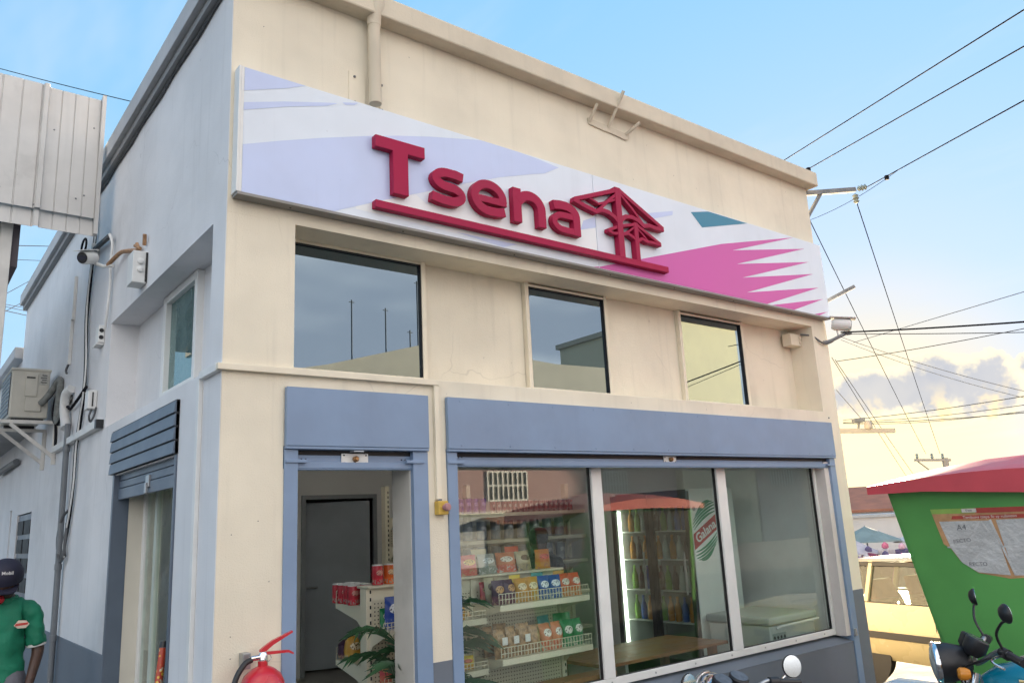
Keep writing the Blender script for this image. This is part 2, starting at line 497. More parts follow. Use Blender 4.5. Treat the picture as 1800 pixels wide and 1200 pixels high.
# inside of the shop room
w = MB()
w.box(.302, .345, .36, 5.2, 2.24, 2.62); w.box(.302, .345, .21, .74, .12, 2.24); w.box(.302, .345, 2.34, 5.2, .12, 2.24)
w.box(5.815, 5.858, .22, 5.2, .12, 2.62)
w.box(.345, 2.75, 5.2, 5.3, .12, 2.62); w.box(3.67, 5.815, 5.2, 5.3, .12, 2.62); w.box(2.75, 3.67, 5.2, 5.3, 2.16, 2.62)
w.box(2.2, 4.4, 6.6, 6.7, .12, 2.62); w.box(2.2, 2.25, 5.3, 6.6, .12, 2.62); w.box(4.35, 4.4, 5.3, 6.6, .12, 2.62)
w.build('inner_wall', INTW, shop)
w = MB(); w.box(.3, 5.86, .36, 6.7, 2.622, 2.70); w.build('inner_ceiling', INTW, shop)
w = MB(); w.box(.349, 5.86, .21, 6.7, .02, .12); w.box(.42, 1.16, -.12, .21, .0, .118); w.build('inner_floor', FLOORM, shop)
# inner door, ajar
dr = MB(); ang = R_(20)
dx, dy = math.cos(ang), math.sin(ang)
hx, hy = 3.64, 5.22
dr.hexa([(hx, hy, .14), (hx - .86 * dx, hy + .86 * dy, .14), (hx + .04 * dy, hy + .04 * dx, .14), (hx - .86 * dx + .04 * dy, hy + .86 * dy + .04 * dx, .14),
         (hx, hy, 2.13), (hx - .86 * dx, hy + .86 * dy, 2.13), (hx + .04 * dy, hy + .04 * dx, 2.13), (hx - .86 * dx + .04 * dy, hy + .86 * dy + .04 * dx, 2.13)])
DOORG = mat('grey_door_paint', (.42, .46, .50), .5, .08, 2)
idoor = dr.build('inner_door', DOORG, shop)
h = MB(); q = Vector((hx - .78 * dx - .03 * dy, hy + .78 * dy - .03 * dx, 1.1)); h.tube([q, q + Vector((.13 * dx, -.13 * dy, 0))], .011); h.tube([q, q + Vector((.04 * dy, .04 * dx, 0))], .012)
h.build('handle', STEEL, idoor)
fr = MB(); fr.box(2.70, 2.75, 5.17, 5.31, .12, 2.21); fr.box(3.67, 3.72, 5.17, 5.31, .12, 2.21); fr.box(2.75, 3.67, 5.17, 5.31, 2.16, 2.21)
fr.build('inner_door_frame', mat('grey_frame', (.30, .32, .34), .5, .08, 2), shop)

# ---- upper windows
def upper_window(x0, x1, z0, z1, left_hidden=False):
    win = thing_part('window', shop)
    fr = MB(); t = .034; yf, yb_ = .218, .262
    fr.box(x1, x1 + t, yf, yb_ + .03, z0 - t, z1 + t)
    if not left_hidden:
        fr.box(x0 - t, x0, yf, yb_ + .03, z0 - t, z1 + t)
    fr.box(x0, x1, yf, yb_ + .03, z1, z1 + t * .55); fr.box(x0, x1, yf, yb_ + .03, z0 - t, z0)
    fr.build('frame', TRIMC, win, bevel=.004)
    g = MB(); k = .006
    g.box(x0, x0 + k, .226, .25, z0, z1); g.box(x1 - k, x1, .226, .25, z0, z1); g.box(x0 + k, x1 - k, .226, .25, z1 - k, z1)
    g.build('gasket', GASKET, win)
    pn = MB(); pn.box(x0, x1, .244, .252, z0, z1); pn.build('pane', UPGLASS, win)
    return win


def thing_part(name, parent):
    o = bpy.data.objects.new(name, None); COL.objects.link(o); o.parent = parent; o['_o'] = parent['_o']; o.empty_display_size = .1
    return o


upper_window(.402, 1.392, 2.713, 3.497, True)
upper_window(2.333, 3.124, 2.713, 3.483)
upper_window(4.071, 4.938, 2.713, 3.48)
s_ = MB(); s_.hexa([(.402, -.0, 2.655), (5.798, -.0, 2.655), (.402, .26, 2.655), (5.798, .26, 2.655), (.402, .004, 2.659), (5.798, .004, 2.659), (.402, .26, 2.678), (5.798, .26, 2.678)])
s_.build('window_ledge', TRIMC, shop)
# notch window on the side
win = thing_part('window', shop)
fr = MB(); fr.box(.165, .25, 1.06, 1.115, 2.745, 3.512); fr.box(.165, .25, 1.80, 1.875, 2.745, 3.512); fr.box(.165, .25, 1.115, 1.80, 3.455, 3.512); fr.box(.165, .25, 1.115, 1.80, 2.745, 2.79)
fr.build('frame', ALUW, win, bevel=.004)
pn = MB(); pn.box(.205, .213, 1.115, 1.80, 2.79, 3.455); pn.build('pane', SIDEGLASS, win)

# ---- cable trunking along the first-floor line (wraps the corner) and drop to the stop button
t = MB(); t.box(-.03, 1.345, -.032, 0, 2.617, 2.652); t.box(1.312, 1.345, -.028, 0, 1.915, 2.617)
t.build('cable_trunking', TRIMC, shop, bevel=.003)
t = MB(); t.box(-.032, 0, 0, .285, 2.612, 2.655); t.box(-.024, 0, .30, .345, 0, 2.62)
t.build('cable_trunking', WHITEP, shop, bevel=.003)
t = MB(); t.box(-.055, 0, 2.90, 4.95, 2.665, 2.725)
t.build('cable_trunking', WHITEP, shop, bevel=.004)
t = MB(); t.box(-.057, -.002, 2.84, 2.90, 2.66, 2.73); t.build('trunking_end', BLACK, shop)

# ---- street-side shutters
def street_shutter(x0, x1, xi0, xi1, zl0, name):
    sh = thing_part(name, shop)
    f = MB(); f.box(x0, x1, -.034, 0, 2.222, 2.548); f.box(x0, x1, -.030, .20, 2.205, 2.222)
    f.build('fascia', BLUE, sh, bevel=.004)
    g = MB(); g.box(x0, xi0, -.012, .205, 0, 2.204); g.build('guide_rail', BLUE, sh, bevel=.003)
    g = MB(); g.box(xi1, x1, -.012, .205, 0, 2.204); g.build('guide_rail', BLUE, sh, bevel=.003)
    b = MB(); b.box(xi0, xi1, .028, .045, zl0 + .042, 2.205); b.build('slat', BLUE, sh)
    b = MB(); b.box(xi0 - .004, xi1 + .004, .006, .05, zl0 + .004, zl0 + .040); b.box(xi0, xi1, .010, .046, zl0 - .004, zl0 + .004)
    b.build('bottom_bar', BLUE, sh, bevel=.003)
    k = MB(); k.box(xi0, xi1, .024, .034, 2.178, 2.204); k.build('brush_strip', GASKET, sh)
    for xx, sgn in ((xi0, 1), (xi1, -1)):
        k = MB(); k.box(xx - sgn * .075, xx + sgn * .05, -.022, .004, 2.132, 2.150); k.build('lock_tab', BLUE, sh, bevel=.002)
        for dx_ in (.035, .06):
            for dz in (.058, .085):
                s2 = MB(); s2.lathe([(.004, 0), (.004, .004), (.001, .006)], (xx + sgn * dx_, .028, zl0 + dz), (0, -1, 0), 8); s2.build('screw', GASKET, sh)
    return sh


sh1 = street_shutter(.349, 1.262, .427, 1.157, 2.098, 'door_shutter')
sh2 = street_shutter(1.404, 5.866, 1.478, 5.775, 2.118, 'window_shutter')
BRASS = mat('worn_brass', (.36, .20, .09), .4, .2, 20, metal=.7)
for sh, xc, zc, sz in ((sh1, .785, 2.157, 1.0), (sh2, 3.52, 2.178, .85)):
    pl = MB(); pl.box(xc - .085 * sz, xc + .085 * sz, .018, .026, zc - .032 * sz, zc + .032 * sz); po = pl.build('lock_plate', WHITEP, sh, bevel=.002)
    kb = MB(); kb.lathe([(.017, 0), (.017, .02), (.010, .026), (.009, .03)], (xc, .018, zc), (0, -1, 0), 14); kb.build('lock_cylinder', BRASS, po, smooth=True)
    for a in (-1, 1):
        for b in (-1, 1):
            s2 = MB(); s2.lathe([(.005, 0), (.005, .002)], (xc + a * .07 * sz, .018, zc + b * .022 * sz), (0, -1, 0), 8); s2.build('screw', GASKET, po)
hd = MB(); hd.tube([(.745, -.004, 2.20), (.755, -.03, 2.196), (.815, -.03, 2.196), (.825, -.004, 2.20)], .005, 6); hd.build('pull_handle', STEEL, sh1)
# door lining (pale jamb) behind the frame
j = MB(); j.box(1.149, 1.1565, .022, .235, .12, 2.14); j.build('door_jamb', mat('jamb_paint', (.55, .54, .50), .6, .08, 3, stain=.2), shop)

# ---- shop window: white aluminium frame with three panes
YG = .14
swin = thing_part('shop_window', shop)
f = MB(); f.box(1.478, 5.70, YG - .03, YG + .03, .607, .66); f.build('bottom_rail', ALUW, swin, bevel=.004)
f = MB(); f.box(1.478, 5.70, YG - .03, YG + .03, 2.15, 2.2); f.build('top_rail', ALUW, swin)
for a, b in ((1.478, 1.52), (2.74, 2.842), (4.195, 4.312), (5.668, 5.70)):
    f = MB(); f.box(a, b, YG - .032, YG + .028, .66, 2.15); f.build('mullion', ALUW, swin, bevel=.004)
for a, b in ((1.52, 2.74), (2.842, 4.195), (4.312, 5.668)):
    f = MB(); f.box(a, b, YG - .003, YG + .003, .66, 2.15); pn = f.build('pane', GLASS, swin)
    g = MB(); k = .008
    for x_ in (a, b - k):
        g.box(x_, x_ + k, YG - .012, YG + .012, .66, 2.15)
    g.box(a, b, YG - .012, YG + .012, .658, .664); g.build('gasket', GASKET, pn)
for i in range(9):
    s2 = MB(); s2.lathe([(.007, 0), (.007, .003)], (1.9 + i * .45, YG - .03, .634), (0, -1, 0), 8); s2.build('screw', STEEL, swin)
# right reveal of the shop window
rv = MB(); rv.box(5.70, 5.775, .012, YG + .06, .60, 2.17); rv.build('window_reveal', mat('reveal_paint', (.60, .57, .55), .7, .08, 3, .1, 80, stain=.15), shop)
bt = MB(); bt.tube([(5.80, -.02, .60), (5.80, -.02, .655)], .014, 10); bt.box(5.782, 5.82, -.03, 0, .596, .61); bt.build('drop_bolt', STEEL, sh2)

# ---- side shutter (left face)
ss_ = thing_part('side_shutter', shop)
zs = [2.250, 2.332, 2.414, 2.494, 2.572]
for i in range(4):
    b = MB(); b.hexa([(-.034, .73, zs[i]), (0, .73, zs[i]), (-.034, 2.40, zs[i]), (0, 2.40, zs[i]), (-.026, .73, zs[i + 1] - .007), (0, .73, zs[i + 1] - .007), (-.026, 2.40, zs[i + 1] - .007), (0, 2.40, zs[i + 1] - .007)])
    b.build('slat', SLATE, ss_, bevel=.003)
b = MB(); b.box(-.02, 0, .73, 2.40, 2.25, 2.572); b.build('backing', GASKET, ss_)
for i, (za, zb) in enumerate(((2.20, 2.246), (2.145, 2.196), (2.062, 2.141))):
    b = MB(); b.box(.03 - .004 * i, .05, .765, 2.30, za, zb); b.build('slat', SLATE, ss_, bevel=.004)
for a, b_ in ((.735, .765), (2.30, 2.345)):
    b = MB(); b.box(-.012, .10, a, b_, 0, 2.246); b.build('guide_rail', SLATE, ss_, bevel=.003)
b = MB(); b.box(.012, .03, 1.42, 1.50, 2.10, 2.18); b.box(.0, .014, 1.44, 1.48, 2.06, 2.13); b.build('hasp', STEEL, ss_, bevel=.003)
# reveal and glazed door of the side entrance
JAMBC = mat('cream_jamb', (.62, .585, .50), .65, .07, 2, stain=.18)
j = MB(); j.box(.1, .24, 2.30, 2.36, 0, 2.24); j.box(.1, .24, .70, .74, 0, 2.24); j.box(.05, .24, .74, 2.30, 2.19, 2.238); j.build('side_door_jamb', JAMBC, shop)
gd = thing_part('glazed_door', shop)
f = MB(); f.box(.20, .24, 2.24, 2.30, .1, 2.19); f.box(.20, .24, .765, .80, .1, 2.19); f.box(.20, .24, .80, 2.24, .1, .22); f.box(.20, .24, .80, 2.24, 2.14, 2.19)
f.build('frame', ALUW, gd, bevel=.004)
f = MB(); f.box(.218, .224, .80, 2.24, .22, 2.14); f.build('pane', glass('door_glass', (.80, .88, .84), 1.75, dirt=.2), gd)
f = MB(); f.box(.206, .236, 1.93, 1.99, .22, 2.14); f.build('stile', mat('pale_green_frame', (.50, .56, .50), .5, .08, 3), gd)
# far barred window on the side wall
bw = thing_part('side_window', shop)
f = MB(); f.box(.02, .08, 6.37, 7.48, .99, 2.14); f.build('shutter_leaf', SLATE, bw)
for i in range(2):
    for k in range(5):
        f = MB(); f.box(.006, .02, 6.45 + i * .55, 6.90 + i * .55, 1.05 + k * .215, 1.21 + k * .215); f.build('louvre', GASKET, bw)

# ---- rain pipe on the front and its plates
dp = thing_part('rain_pipe', shop)
f = MB(); f.tube([(.90, .1, 5.26), (.905, -.06, 5.25), (.91, -.105, 5.21), (.905, -.11, 5.12), (.90, -.075, 5.03), (.90, -.06, 4.95), (.905, -.06, 4.42)], .041, 14); f.build('pipe', CONC, dp, smooth=True)
f = MB(); f.lathe([(.047, 0), (.047, .06)], (.90, -.062, 4.98), (0, 0, 1), 14); f.build('collar', CONC, dp, smooth=True)
for a, b_ in ((.745, .862), (.968, 1.03)):
    f = MB(); f.box(a, b_, -.008, 0, 4.38, 4.635); po = f.build('wall_plate', TRIMC, dp, bevel=.002)
    for zz in (4.42, 4.60):
        s2 = MB(); s2.lathe([(.009, 0), (.009, .006), (.005, .012)], ((a + b_) / 2 - .02, -.008, zz), (0, -1, 0), 6); s2.build('bolt', GALV, po)
# stub of an old lamp bracket
lb = thing_part('bracket_stub', shop)
f = MB(); f.prism([(2.87, 4.93), (2.88, 4.875), (3.0, 4.865), (3.15, 4.86), (3.30, 4.845), (3.345, 4.87), (3.35, 4.905)], 'Y', -.014, 0); f.build('plate', CONC, lb, bevel=.003)
for (xa, xb, zb, yb_) in ((2.89, 2.90, 5.02, -.10), (3.10, 3.14, 5.17, -.18), (3.31, 3.375, 4.98, -.12)):
    f = MB(); f.tube([(xa, -.01, 4.90), (xb, yb_, zb)], .014, 6); f.build('rod', CONC, lb)

rh = random.Random(11)
for i in range(16):
    xx, zz = rh.uniform(.1, 5.9), rh.choice((rh.uniform(4.45, 5.0), rh.uniform(2.58, 2.63), rh.uniform(1.1, 2.0)))
    if zz < 2.1:
        xx = rh.uniform(.03, .32)
    f = MB(); f.lathe([(.0026, 0), (.0026, .0012)], (xx, .0002, zz), (0, -1, 0), 8); f.build('drill_hole', GASKET, shop)
for zz, a, b_ in ((2.525, 1.5, 5.8), (2.245, 1.5, 5.8)):
    for i in range(12):
        f = MB(); f.lathe([(.0055, 0), (.0045, .003)], (a + (b_ - a) * i / 11, -.034, zz), (0, -1, 0), 8); f.build('rivet', BLUE, sh2)
for i in range(3):
    f = MB(); f.lathe([(.008, 0), (.006, .006)], (5.885 + .012 * i, -.0003, 2.60 - .09 * i), (0, -1, 0), 6); f.build('bolt', GALV, shop)

# ================================================================== SIGN
sign = thing('shop_sign', 'long white sign board with crimson raised lettering and pink rays above the windows', 'sign', (3, 0, 3.6))
for a, b_ in ((.034, 2.797), (2.801, 6.033)):
    f = MB(); f.box(a, b_, -.08, -.004, 3.612, 4.383); f.build('board', BOARD, sign, bevel=.002)
f = MB(); f.box(.026, 6.036, -.086, -.002, 3.594, 3.611); f.build('bottom_trim', GUTTER, sign, bevel=.002)
f = MB(); f.box(.02, .034, -.084, -.002, 3.612, 4.385); f.box(.034, .05, -.0845, -.081, 3.612, 4.383); f.build('edge_trim', ALUW, sign, bevel=.002)
for xx in (.35, 1.1, 2.0, 2.95, 3.7, 4.5, 5.4):
    s2 = MB(); s2.lathe([(.006, 0), (.006, .003)], (xx, -.045, 3.594), (0, 0, -1), 8); s2.build('screw', GASKET, sign)


def arts(name, m, polys, y=-.0815):
    for pl in polys:
        me = MB(); pts = [(max(.052, min(6.031, a)), max(3.614, min(4.381, b_))) for a, b_ in pl]
        me.add([(a, y, b_) for a, b_ in pts], [tuple(range(len(pts)))]); o = me.build(name, m, sign)


arts('lilac_shape', LILAC, [[(.052, 4.381), (.421, 4.381), (.30, 4.325), (.052, 4.232)],
     [(.052, 4.158), (.29, 4.236), (.516, 4.300), (.61, 4.325), (.629, 4.327), (.56, 4.29), (.30, 4.205), (.052, 4.11)],
     [(.664, 4.346), (.773, 4.376), (.745, 4.352), (.683, 4.334)],
     [(.052, 3.898), (.26, 3.975), (.506, 4.061), (.811, 4.159), (1.057, 4.23), (1.297, 4.290), (1.6, 4.355), (1.72, 4.381), (2.05, 4.381), (2.25, 4.372), (2.449, 4.354), (2.30, 4.27), (2.18, 4.235), (1.884, 4.14), (1.557, 4.014), (1.263, 3.889), (.885, 3.734), (.606, 3.614), (.052, 3.614)],
     [(3.389, 4.183), (3.734, 4.276), (3.728, 4.238), (3.417, 4.134)], [(2.628, 3.89), (2.665, 3.971), (2.795, 4.03), (2.795, 3.94)],
     [(1.477, 3.65), (2.007, 3.659), (1.878, 3.616)]])
arts('pale_band', mat('sign_pale', (.78, .82, .84), .35, .03, 1.5), [[(.75, 4.10), (1.263, 3.80), (1.9, 3.99), (2.6, 4.10), (2.79, 4.14), (2.79, 3.70), (1.6, 3.64), (.75, 3.66)]], -.0808)
arts('pink_ray', PINK, [[(2.803, 3.625), (3.279, 3.767), (4.367, 4.094), (5.564, 4.381), (4.523, 4.062), (5.733, 4.292), (4.562, 3.938), (5.784, 4.161), (4.624, 3.818), (5.831, 4.042), (4.662, 3.683), (5.897, 3.908), (4.96, 3.614), (2.803, 3.614)],
     [(5.04, 3.614), (5.95, 3.795), (5.40, 3.614)], [(5.75, 3.614), (6.005, 3.67), (5.84, 3.614)]])
arts('pink_ray', PINK, [[(2.735, 3.614), (2.797, 3.625), (2.797, 3.614)]])
arts('teal_shape', TEALP, [[(3.978, 4.317), (4.229, 4.375), (4.80, 4.376), (4.114, 4.201)]])

y0, y1 = -.135, -.083


def arc(cx, cz, rx, rz, a0, a1, n=12):
    return [(cx + rx * math.cos(R_(a0 + (a1 - a0) * i / n)), cz + rz * math.sin(R_(a0 + (a1 - a0) * i / n))) for i in range(n + 1)]


def letter(name, draw):
    f = MB(); draw(f); return f.build(name, CRIM, sign, bevel=.003)


letter('letter_t', lambda f: (f.prism([(.862, 4.165), (.862, 4.085), (.985, 4.085), (.985, 3.797), (1.095, 3.797), (1.095, 4.085), (1.222, 4.085), (1.222, 4.165)], 'Y', y0, y1)))
# lower-case letters: x-height .25, stem .09
zb, zt = 3.806, 4.058


def l_s(f):
    w_ = .062; zt_, zb_ = 4.064, 3.804; m_ = (zt_ + zb_) / 2; h = (zt_ - zb_ - w_) / 4; rx = .092; cx = 1.402
    up = [(1.520, zt_ - w_ / 2 - .010), (1.46, zt_ - w_ / 2)] + arc(cx - .004, m_ + h, rx, h, 80, 255, 14)
    lo = arc(cx + .012, m_ - h, rx, h, 75, -92, 14) + [(1.34, zb_ + w_ / 2 + .002), (1.272, zb_ + w_ / 2 + .014)]
    f.stroke(up + lo, w_, y0, y1)


def l_e(f):
    w_ = .064; cx, cz = 1.735, (zb + zt) / 2; rx, rz = .120, (zt - zb - w_) / 2 + .004
    ring = [(1.868, zb + w_ / 2 + .012), (1.80, zb + w_ / 2 - .002)] + arc(cx, cz, rx, rz, -78, -345, 28) + [(cx + rx, cz - .018)]
    f.stroke(ring, w_, y0, y1)
    f.box(cx - rx + .01, cx + rx + .030, y0 + .001, y1, cz - .040, cz + .010)


def l_n(f):
    w_ = .074
    f.stroke([(1.982, zb), (1.982, zt + .006)], w_, y0 + .001, y1)
    f.stroke([(1.99, 3.965)] + arc(2.10, 3.935, .106, .090, 140, 0, 14) + [(2.206, zb)], w_, y0, y1)


def l_a(f):
    w_ = .070
    f.stroke([(2.325, zt - w_ / 2 - .010), (2.39, zt - w_ / 2)] + arc(2.430, 3.950, .118, .074, 92, 0, 12) + [(2.548, zb)], w_, y0, y1)
    f.stroke([(2.55, 3.948), (2.45, 3.948)] + arc(2.420, 3.890, .092, .058, 108, 252, 14) + [(2.45, zb + .026), (2.55, zb + .026)], .050, y0 + .0015, y1)


letter('letter_s', l_s); letter('letter_e', l_e); letter('letter_n', l_n); letter('letter_a', l_a)
letter('underline_bar', lambda f: f.box(.858, 3.545, y0, y1, 3.678, 3.728))


def roof_mark(f):
    # two market roofs on posts
    w_ = .036
    f.stroke([(2.545, 4.105), (3.03, 4.29)], .034, y0, y1); f.stroke([(3.03, 4.29), (3.53, 4.055)], .034, y0, y1)
    f.stroke([(2.535, 4.10), (2.66, 4.068), (2.765, 4.05), (2.82, 4.075), (2.90, 4.072), (2.965, 4.045), (3.005, 4.01)], w_, y0 + .001, y1)
    f.stroke([(3.03, 4.03), (3.09, 4.075), (3.16, 4.085), (3.23, 4.07), (3.29, 4.035), (3.36, 4.052), (3.44, 4.045), (3.535, 4.05)], w_, y0 + .001, y1)
    f.stroke([(3.015, 4.305), (3.015, 3.72)], .062, y0 - .002, y1)
    f.stroke([(2.785, 4.06), (2.92, 4.18), (3.01, 4.25)], .024, y0 + .002, y1); f.stroke([(3.04, 4.26), (3.17, 4.16), (3.295, 4.045)], .024, y0 + .002, y1)
    f.stroke([(2.70, 4.15), (2.80, 4.12), (3.0, 4.20)], .018, y0 + .003, y1)
    f.stroke([(2.885, 3.925), (3.0, 3.972)], .026, y0 + .0035, y1); f.stroke([(3.03, 3.985), (3.20, 4.03), (3.48, 3.912)], .026, y0, y1)
    f.stroke([(2.88, 3.92), (2.94, 3.905), (3.0, 3.915)], .024, y0 + .001, y1)
    f.stroke([(3.03, 3.915), (3.10, 3.935), (3.16, 3.912), (3.20, 3.89), (3.26, 3.92), (3.32, 3.905), (3.37, 3.91), (3.485, 3.905)], .026, y0 + .001, y1)
    f.stroke([(3.195, 4.045), (3.195, 3.72)], .046, y0 - .002, y1)
    f.stroke([(3.06, 3.93), (3.13, 3.965), (3.18, 4.005)], .017, y0 + .002, y1); f.stroke([(3.21, 4.0), (3.27, 3.96), (3.33, 3.91)], .017, y0 + .002, y1)


letter('roof_emblem', roof_mark)

# ================================================================== LEFT WALL FITTINGS
def catmull(pts, n=6):
    P = [Vector(p) for p in pts]; out = []
    for i in range(len(P) - 1):
        a = P[max(i - 1, 0)]; b = P[i]; c = P[i + 1]; d = P[min(i + 2, len(P) - 1)]
        for k in range(n):
            t = k / n
            out.append(.5 * ((2 * b) + (c - a) * t + (2 * a - 5 * b + 4 * c - d) * t * t + (3 * b - a - 3 * c + d) * t ** 3))
    out.append(P[-1]); return out


def solo(name, label, cat, mb, m, smooth=True, group=None, bevel=0):
    o = mb.build(name, m, None, smooth, bevel); return tag(o, label, cat, group)


# air conditioner on its wall bracket
ACW = mat('ac_ivory', (.60, .575, .50), .5, .08, 5, stain=.2)
br = thing('wall_bracket', 'white steel bracket carrying the air conditioner on the side wall', 'bracket', (0, 5.0, 2.9))
BRW = mat('bracket_white', (.66, .64, .60), .5, .1, 6, stain=.25)
for yy in (5.02, 5.72):
    f = MB(); f.box(-.56, -.004, yy, yy + .035, 2.965, 3.0); f.build('arm', BRW, br, bevel=.003)
    f = MB(); f.box(-.040, -.002, yy, yy + .035, 2.56, 2.964); f.build('upright', BRW, br, bevel=.003)
    f = MB(); f.bar((-.42, yy + .0175, 2.962), (-.03, yy + .0175, 2.64), .028, .034); f.build('strut', BRW, br)
ac = thing('air_conditioner', 'ivory outdoor air conditioner unit on the white wall bracket', 'air conditioner', (-.25, 5.4, 3.0))
f = MB(); f.box(-.43, -.09, 5.12, 5.88, 3.035, 3.535); acb = f.build('casing', ACW, ac, bevel=.014)
f = MB(); f.box(-.44, -.08, 5.11, 5.89, 3.515, 3.545); f.build('top_cover', ACW, ac, bevel=.01)
for ya in (5.16, 5.74):
    f = MB(); f.box(-.40, -.12, ya, ya + .06, 3.0, 3.034); f.build('foot', BLACK, ac)
f = MB(); f.box(-.437, -.431, 5.16, 5.84, 3.07, 3.50); gr = f.build('fan_grille', BLACK, ac)
for i in range(9):
    g = MB(); g.box(-.441, -.437, 5.16, 5.84, 3.09 + i * .046, 3.096 + i * .046); g.build('bar', ACW, gr)
f = MB(); f.box(-.30, -.155, 5.098, 5.119, 3.10, 3.245); f.build('valve_cover', ACW, ac, bevel=.008)
f = MB(); f.box(-.31, -.20, 5.108, 5.119, 3.255, 3.49); pn = f.build('service_panel', ACW, ac, bevel=.004)
f = MB(); f.box(-.30, -.225, 5.102, 5.107, 3.44, 3.455); f.build('slot', BLACK, pn)
f = MB(); f.box(-.185, -.10, 5.113, 5.119, 3.38, 3.50); st = f.build('rating_plate', mat('label_grey', (.5, .49, .45), .5, .2, 60), ac)
for i in range(4):
    g = MB(); g.box(-.175 + .01 * (i % 2), -.12, 5.110, 5.112, 3.40 + .024 * i, 3.408 + .024 * i); g.build('print_line', BLACK, st)
INSUL = mat('grey_lagging', (.20, .21, .20), .85, .3, 20, .4, 60)
solo('lagged_pipe', 'grey lagged refrigerant pipe rising from the air conditioner valve to the wall', 'pipe', MB().tube(catmull([(-.16, 5.09, 3.18), (-.10, 5.0, 3.27), (-.05, 4.93, 3.38), (-.035, 4.88, 3.40), (-.03, 4.86, 3.30), (-.035, 4.88, 3.12), (-.04, 4.85, 2.98), (-.035, 4.7, 2.96), (-.035, 4.45, 3.10), (-.03, 4.3, 3.14)]), .034, 9), INSUL)
solo('white_duct_elbow', 'white plastic duct elbow beside the grey rain pipe', 'duct', MB().tube(catmull([(-.03, 4.22, 3.20), (-.06, 4.30, 3.16), (-.06, 4.34, 3.03), (-.05, 4.30, 2.90), (-.05, 4.25, 2.83)]), .042, 10), WHITEP)
solo('coiled_cable', 'black cable loops hanging below the air conditioner pipes', 'cable', MB().tube(catmull([(-.03, 4.88, 3.32), (-.05, 5.02, 3.18), (-.06, 4.95, 3.02), (-.05, 4.75, 2.93), (-.04, 4.55, 3.0), (-.04, 4.3, 3.04), (-.04, 4.1, 3.0), (-.03, 3.5, 3.10)]), .014, 6), CABLE)
solo('drain_hose', 'black hose curling down beside the bracket upright', 'hose', MB().tube(catmull([(-.05, 4.9, 3.0), (-.05, 4.82, 2.9), (-.045, 4.80, 2.78), (-.04, 4.84, 2.70)]), .013, 6), CABLE)
# rain pipe
dp = thing('rain_pipe', 'dark grey rain pipe running down the white side wall', 'pipe', (-.04, 4.12, 0))
PIPEG = mat('grey_pvc', (.16, .175, .19), .5, .12, 5, stain=.15)
f = MB(); f.tube([(-.045, 4.17, 2.86), (-.045, 4.13, 1.2), (-.045, 4.11, 0.01)], .026, 10); f.build('pipe', PIPEG, dp, smooth=True)
for zz in (2.6, 1.55, .95):
    f = MB(); f.lathe([(.031, 0), (.031, .05)], (-.045, 4.125 + (zz - 1.2) * .02, zz), (0, 0, 1), 10); f.build('collar', PIPEG, dp, smooth=True)
# cable bundle
CB = [(3.68, 5.02), (3.59, 4.62), (3.64, 4.38), (3.70, 4.09), (3.72, 3.77), (3.62, 3.33), (3.63, 3.07), (3.70, 2.83), (3.79, 2.58), (3.81, 2.28), (3.91, 1.99), (4.03, 1.76), (3.98, 1.66)]
for k, (off, mm, lab) in enumerate(((0, CABLE, 'black'), (.035, CABLEG, 'grey'), (-.03, WHITEP, 'white'))):
    pts = [(-.022 - .006 * k, y + off + .02 * math.sin(i * 1.7 + k), z) for i, (y, z) in enumerate(CB)]
    solo('wall_cable', lab + ' cable of the loose bundle hanging down the side wall', 'cable', MB().tube(catmull(pts, 5), .011 - .002 * k, 6), mm)
solo('hanging_cable_loop', 'black and grey cable loop tied at the bundle end above the plinth', 'cable', MB().tube(catmull([(-.03, 3.95, 2.06), (-.05, 4.12, 1.98), (-.06, 4.18, 1.80), (-.05, 4.08, 1.63), (-.04, 3.96, 1.66), (-.04, 3.92, 1.82), (-.03, 3.95, 1.95)]), .012, 6), CABLEG)
solo('cable_ring', 'small black ring of spare cable below the white canopy', 'cable', MB().tube([(-.05, 4.0 + .12 * math.cos(a * .4), 4.55 + .075 * math.sin(a * .4)) for a in range(17)], .010, 6), CABLE)
solo('cornice_cable', 'thin grey cable running under the side cornice edge', 'cable', MB().tube([(-.012, .0 + i * .3, 4.965 + .012 * math.sin(i * 2.1)) for i in range(13)] + [(-.03, 3.85, 4.95), (-.2, 3.55, 4.87), (-.32, 3.3, 4.83)], .009, 5), CABLEG)
cd = thing('wall_conduit', 'white surface conduit ending in a hook on the side wall', 'conduit', (-.02, 4.55, 3.4))
f = MB(); f.box(-.03, -.002, 4.50, 4.54, 3.95, 4.40); f.build('strip', WHITEP, cd); f = MB(); f.box(-.03, -.002, 4.54, 4.575, 3.50, 3.95); f.build('strip', WHITEP, cd)
f = MB(); f.tube(catmull([(-.02, 4.56, 3.5), (-.03, 4.6, 3.45), (-.03, 4.55, 3.41)]), .012, 6); f.build('hook', CABLEG, cd)
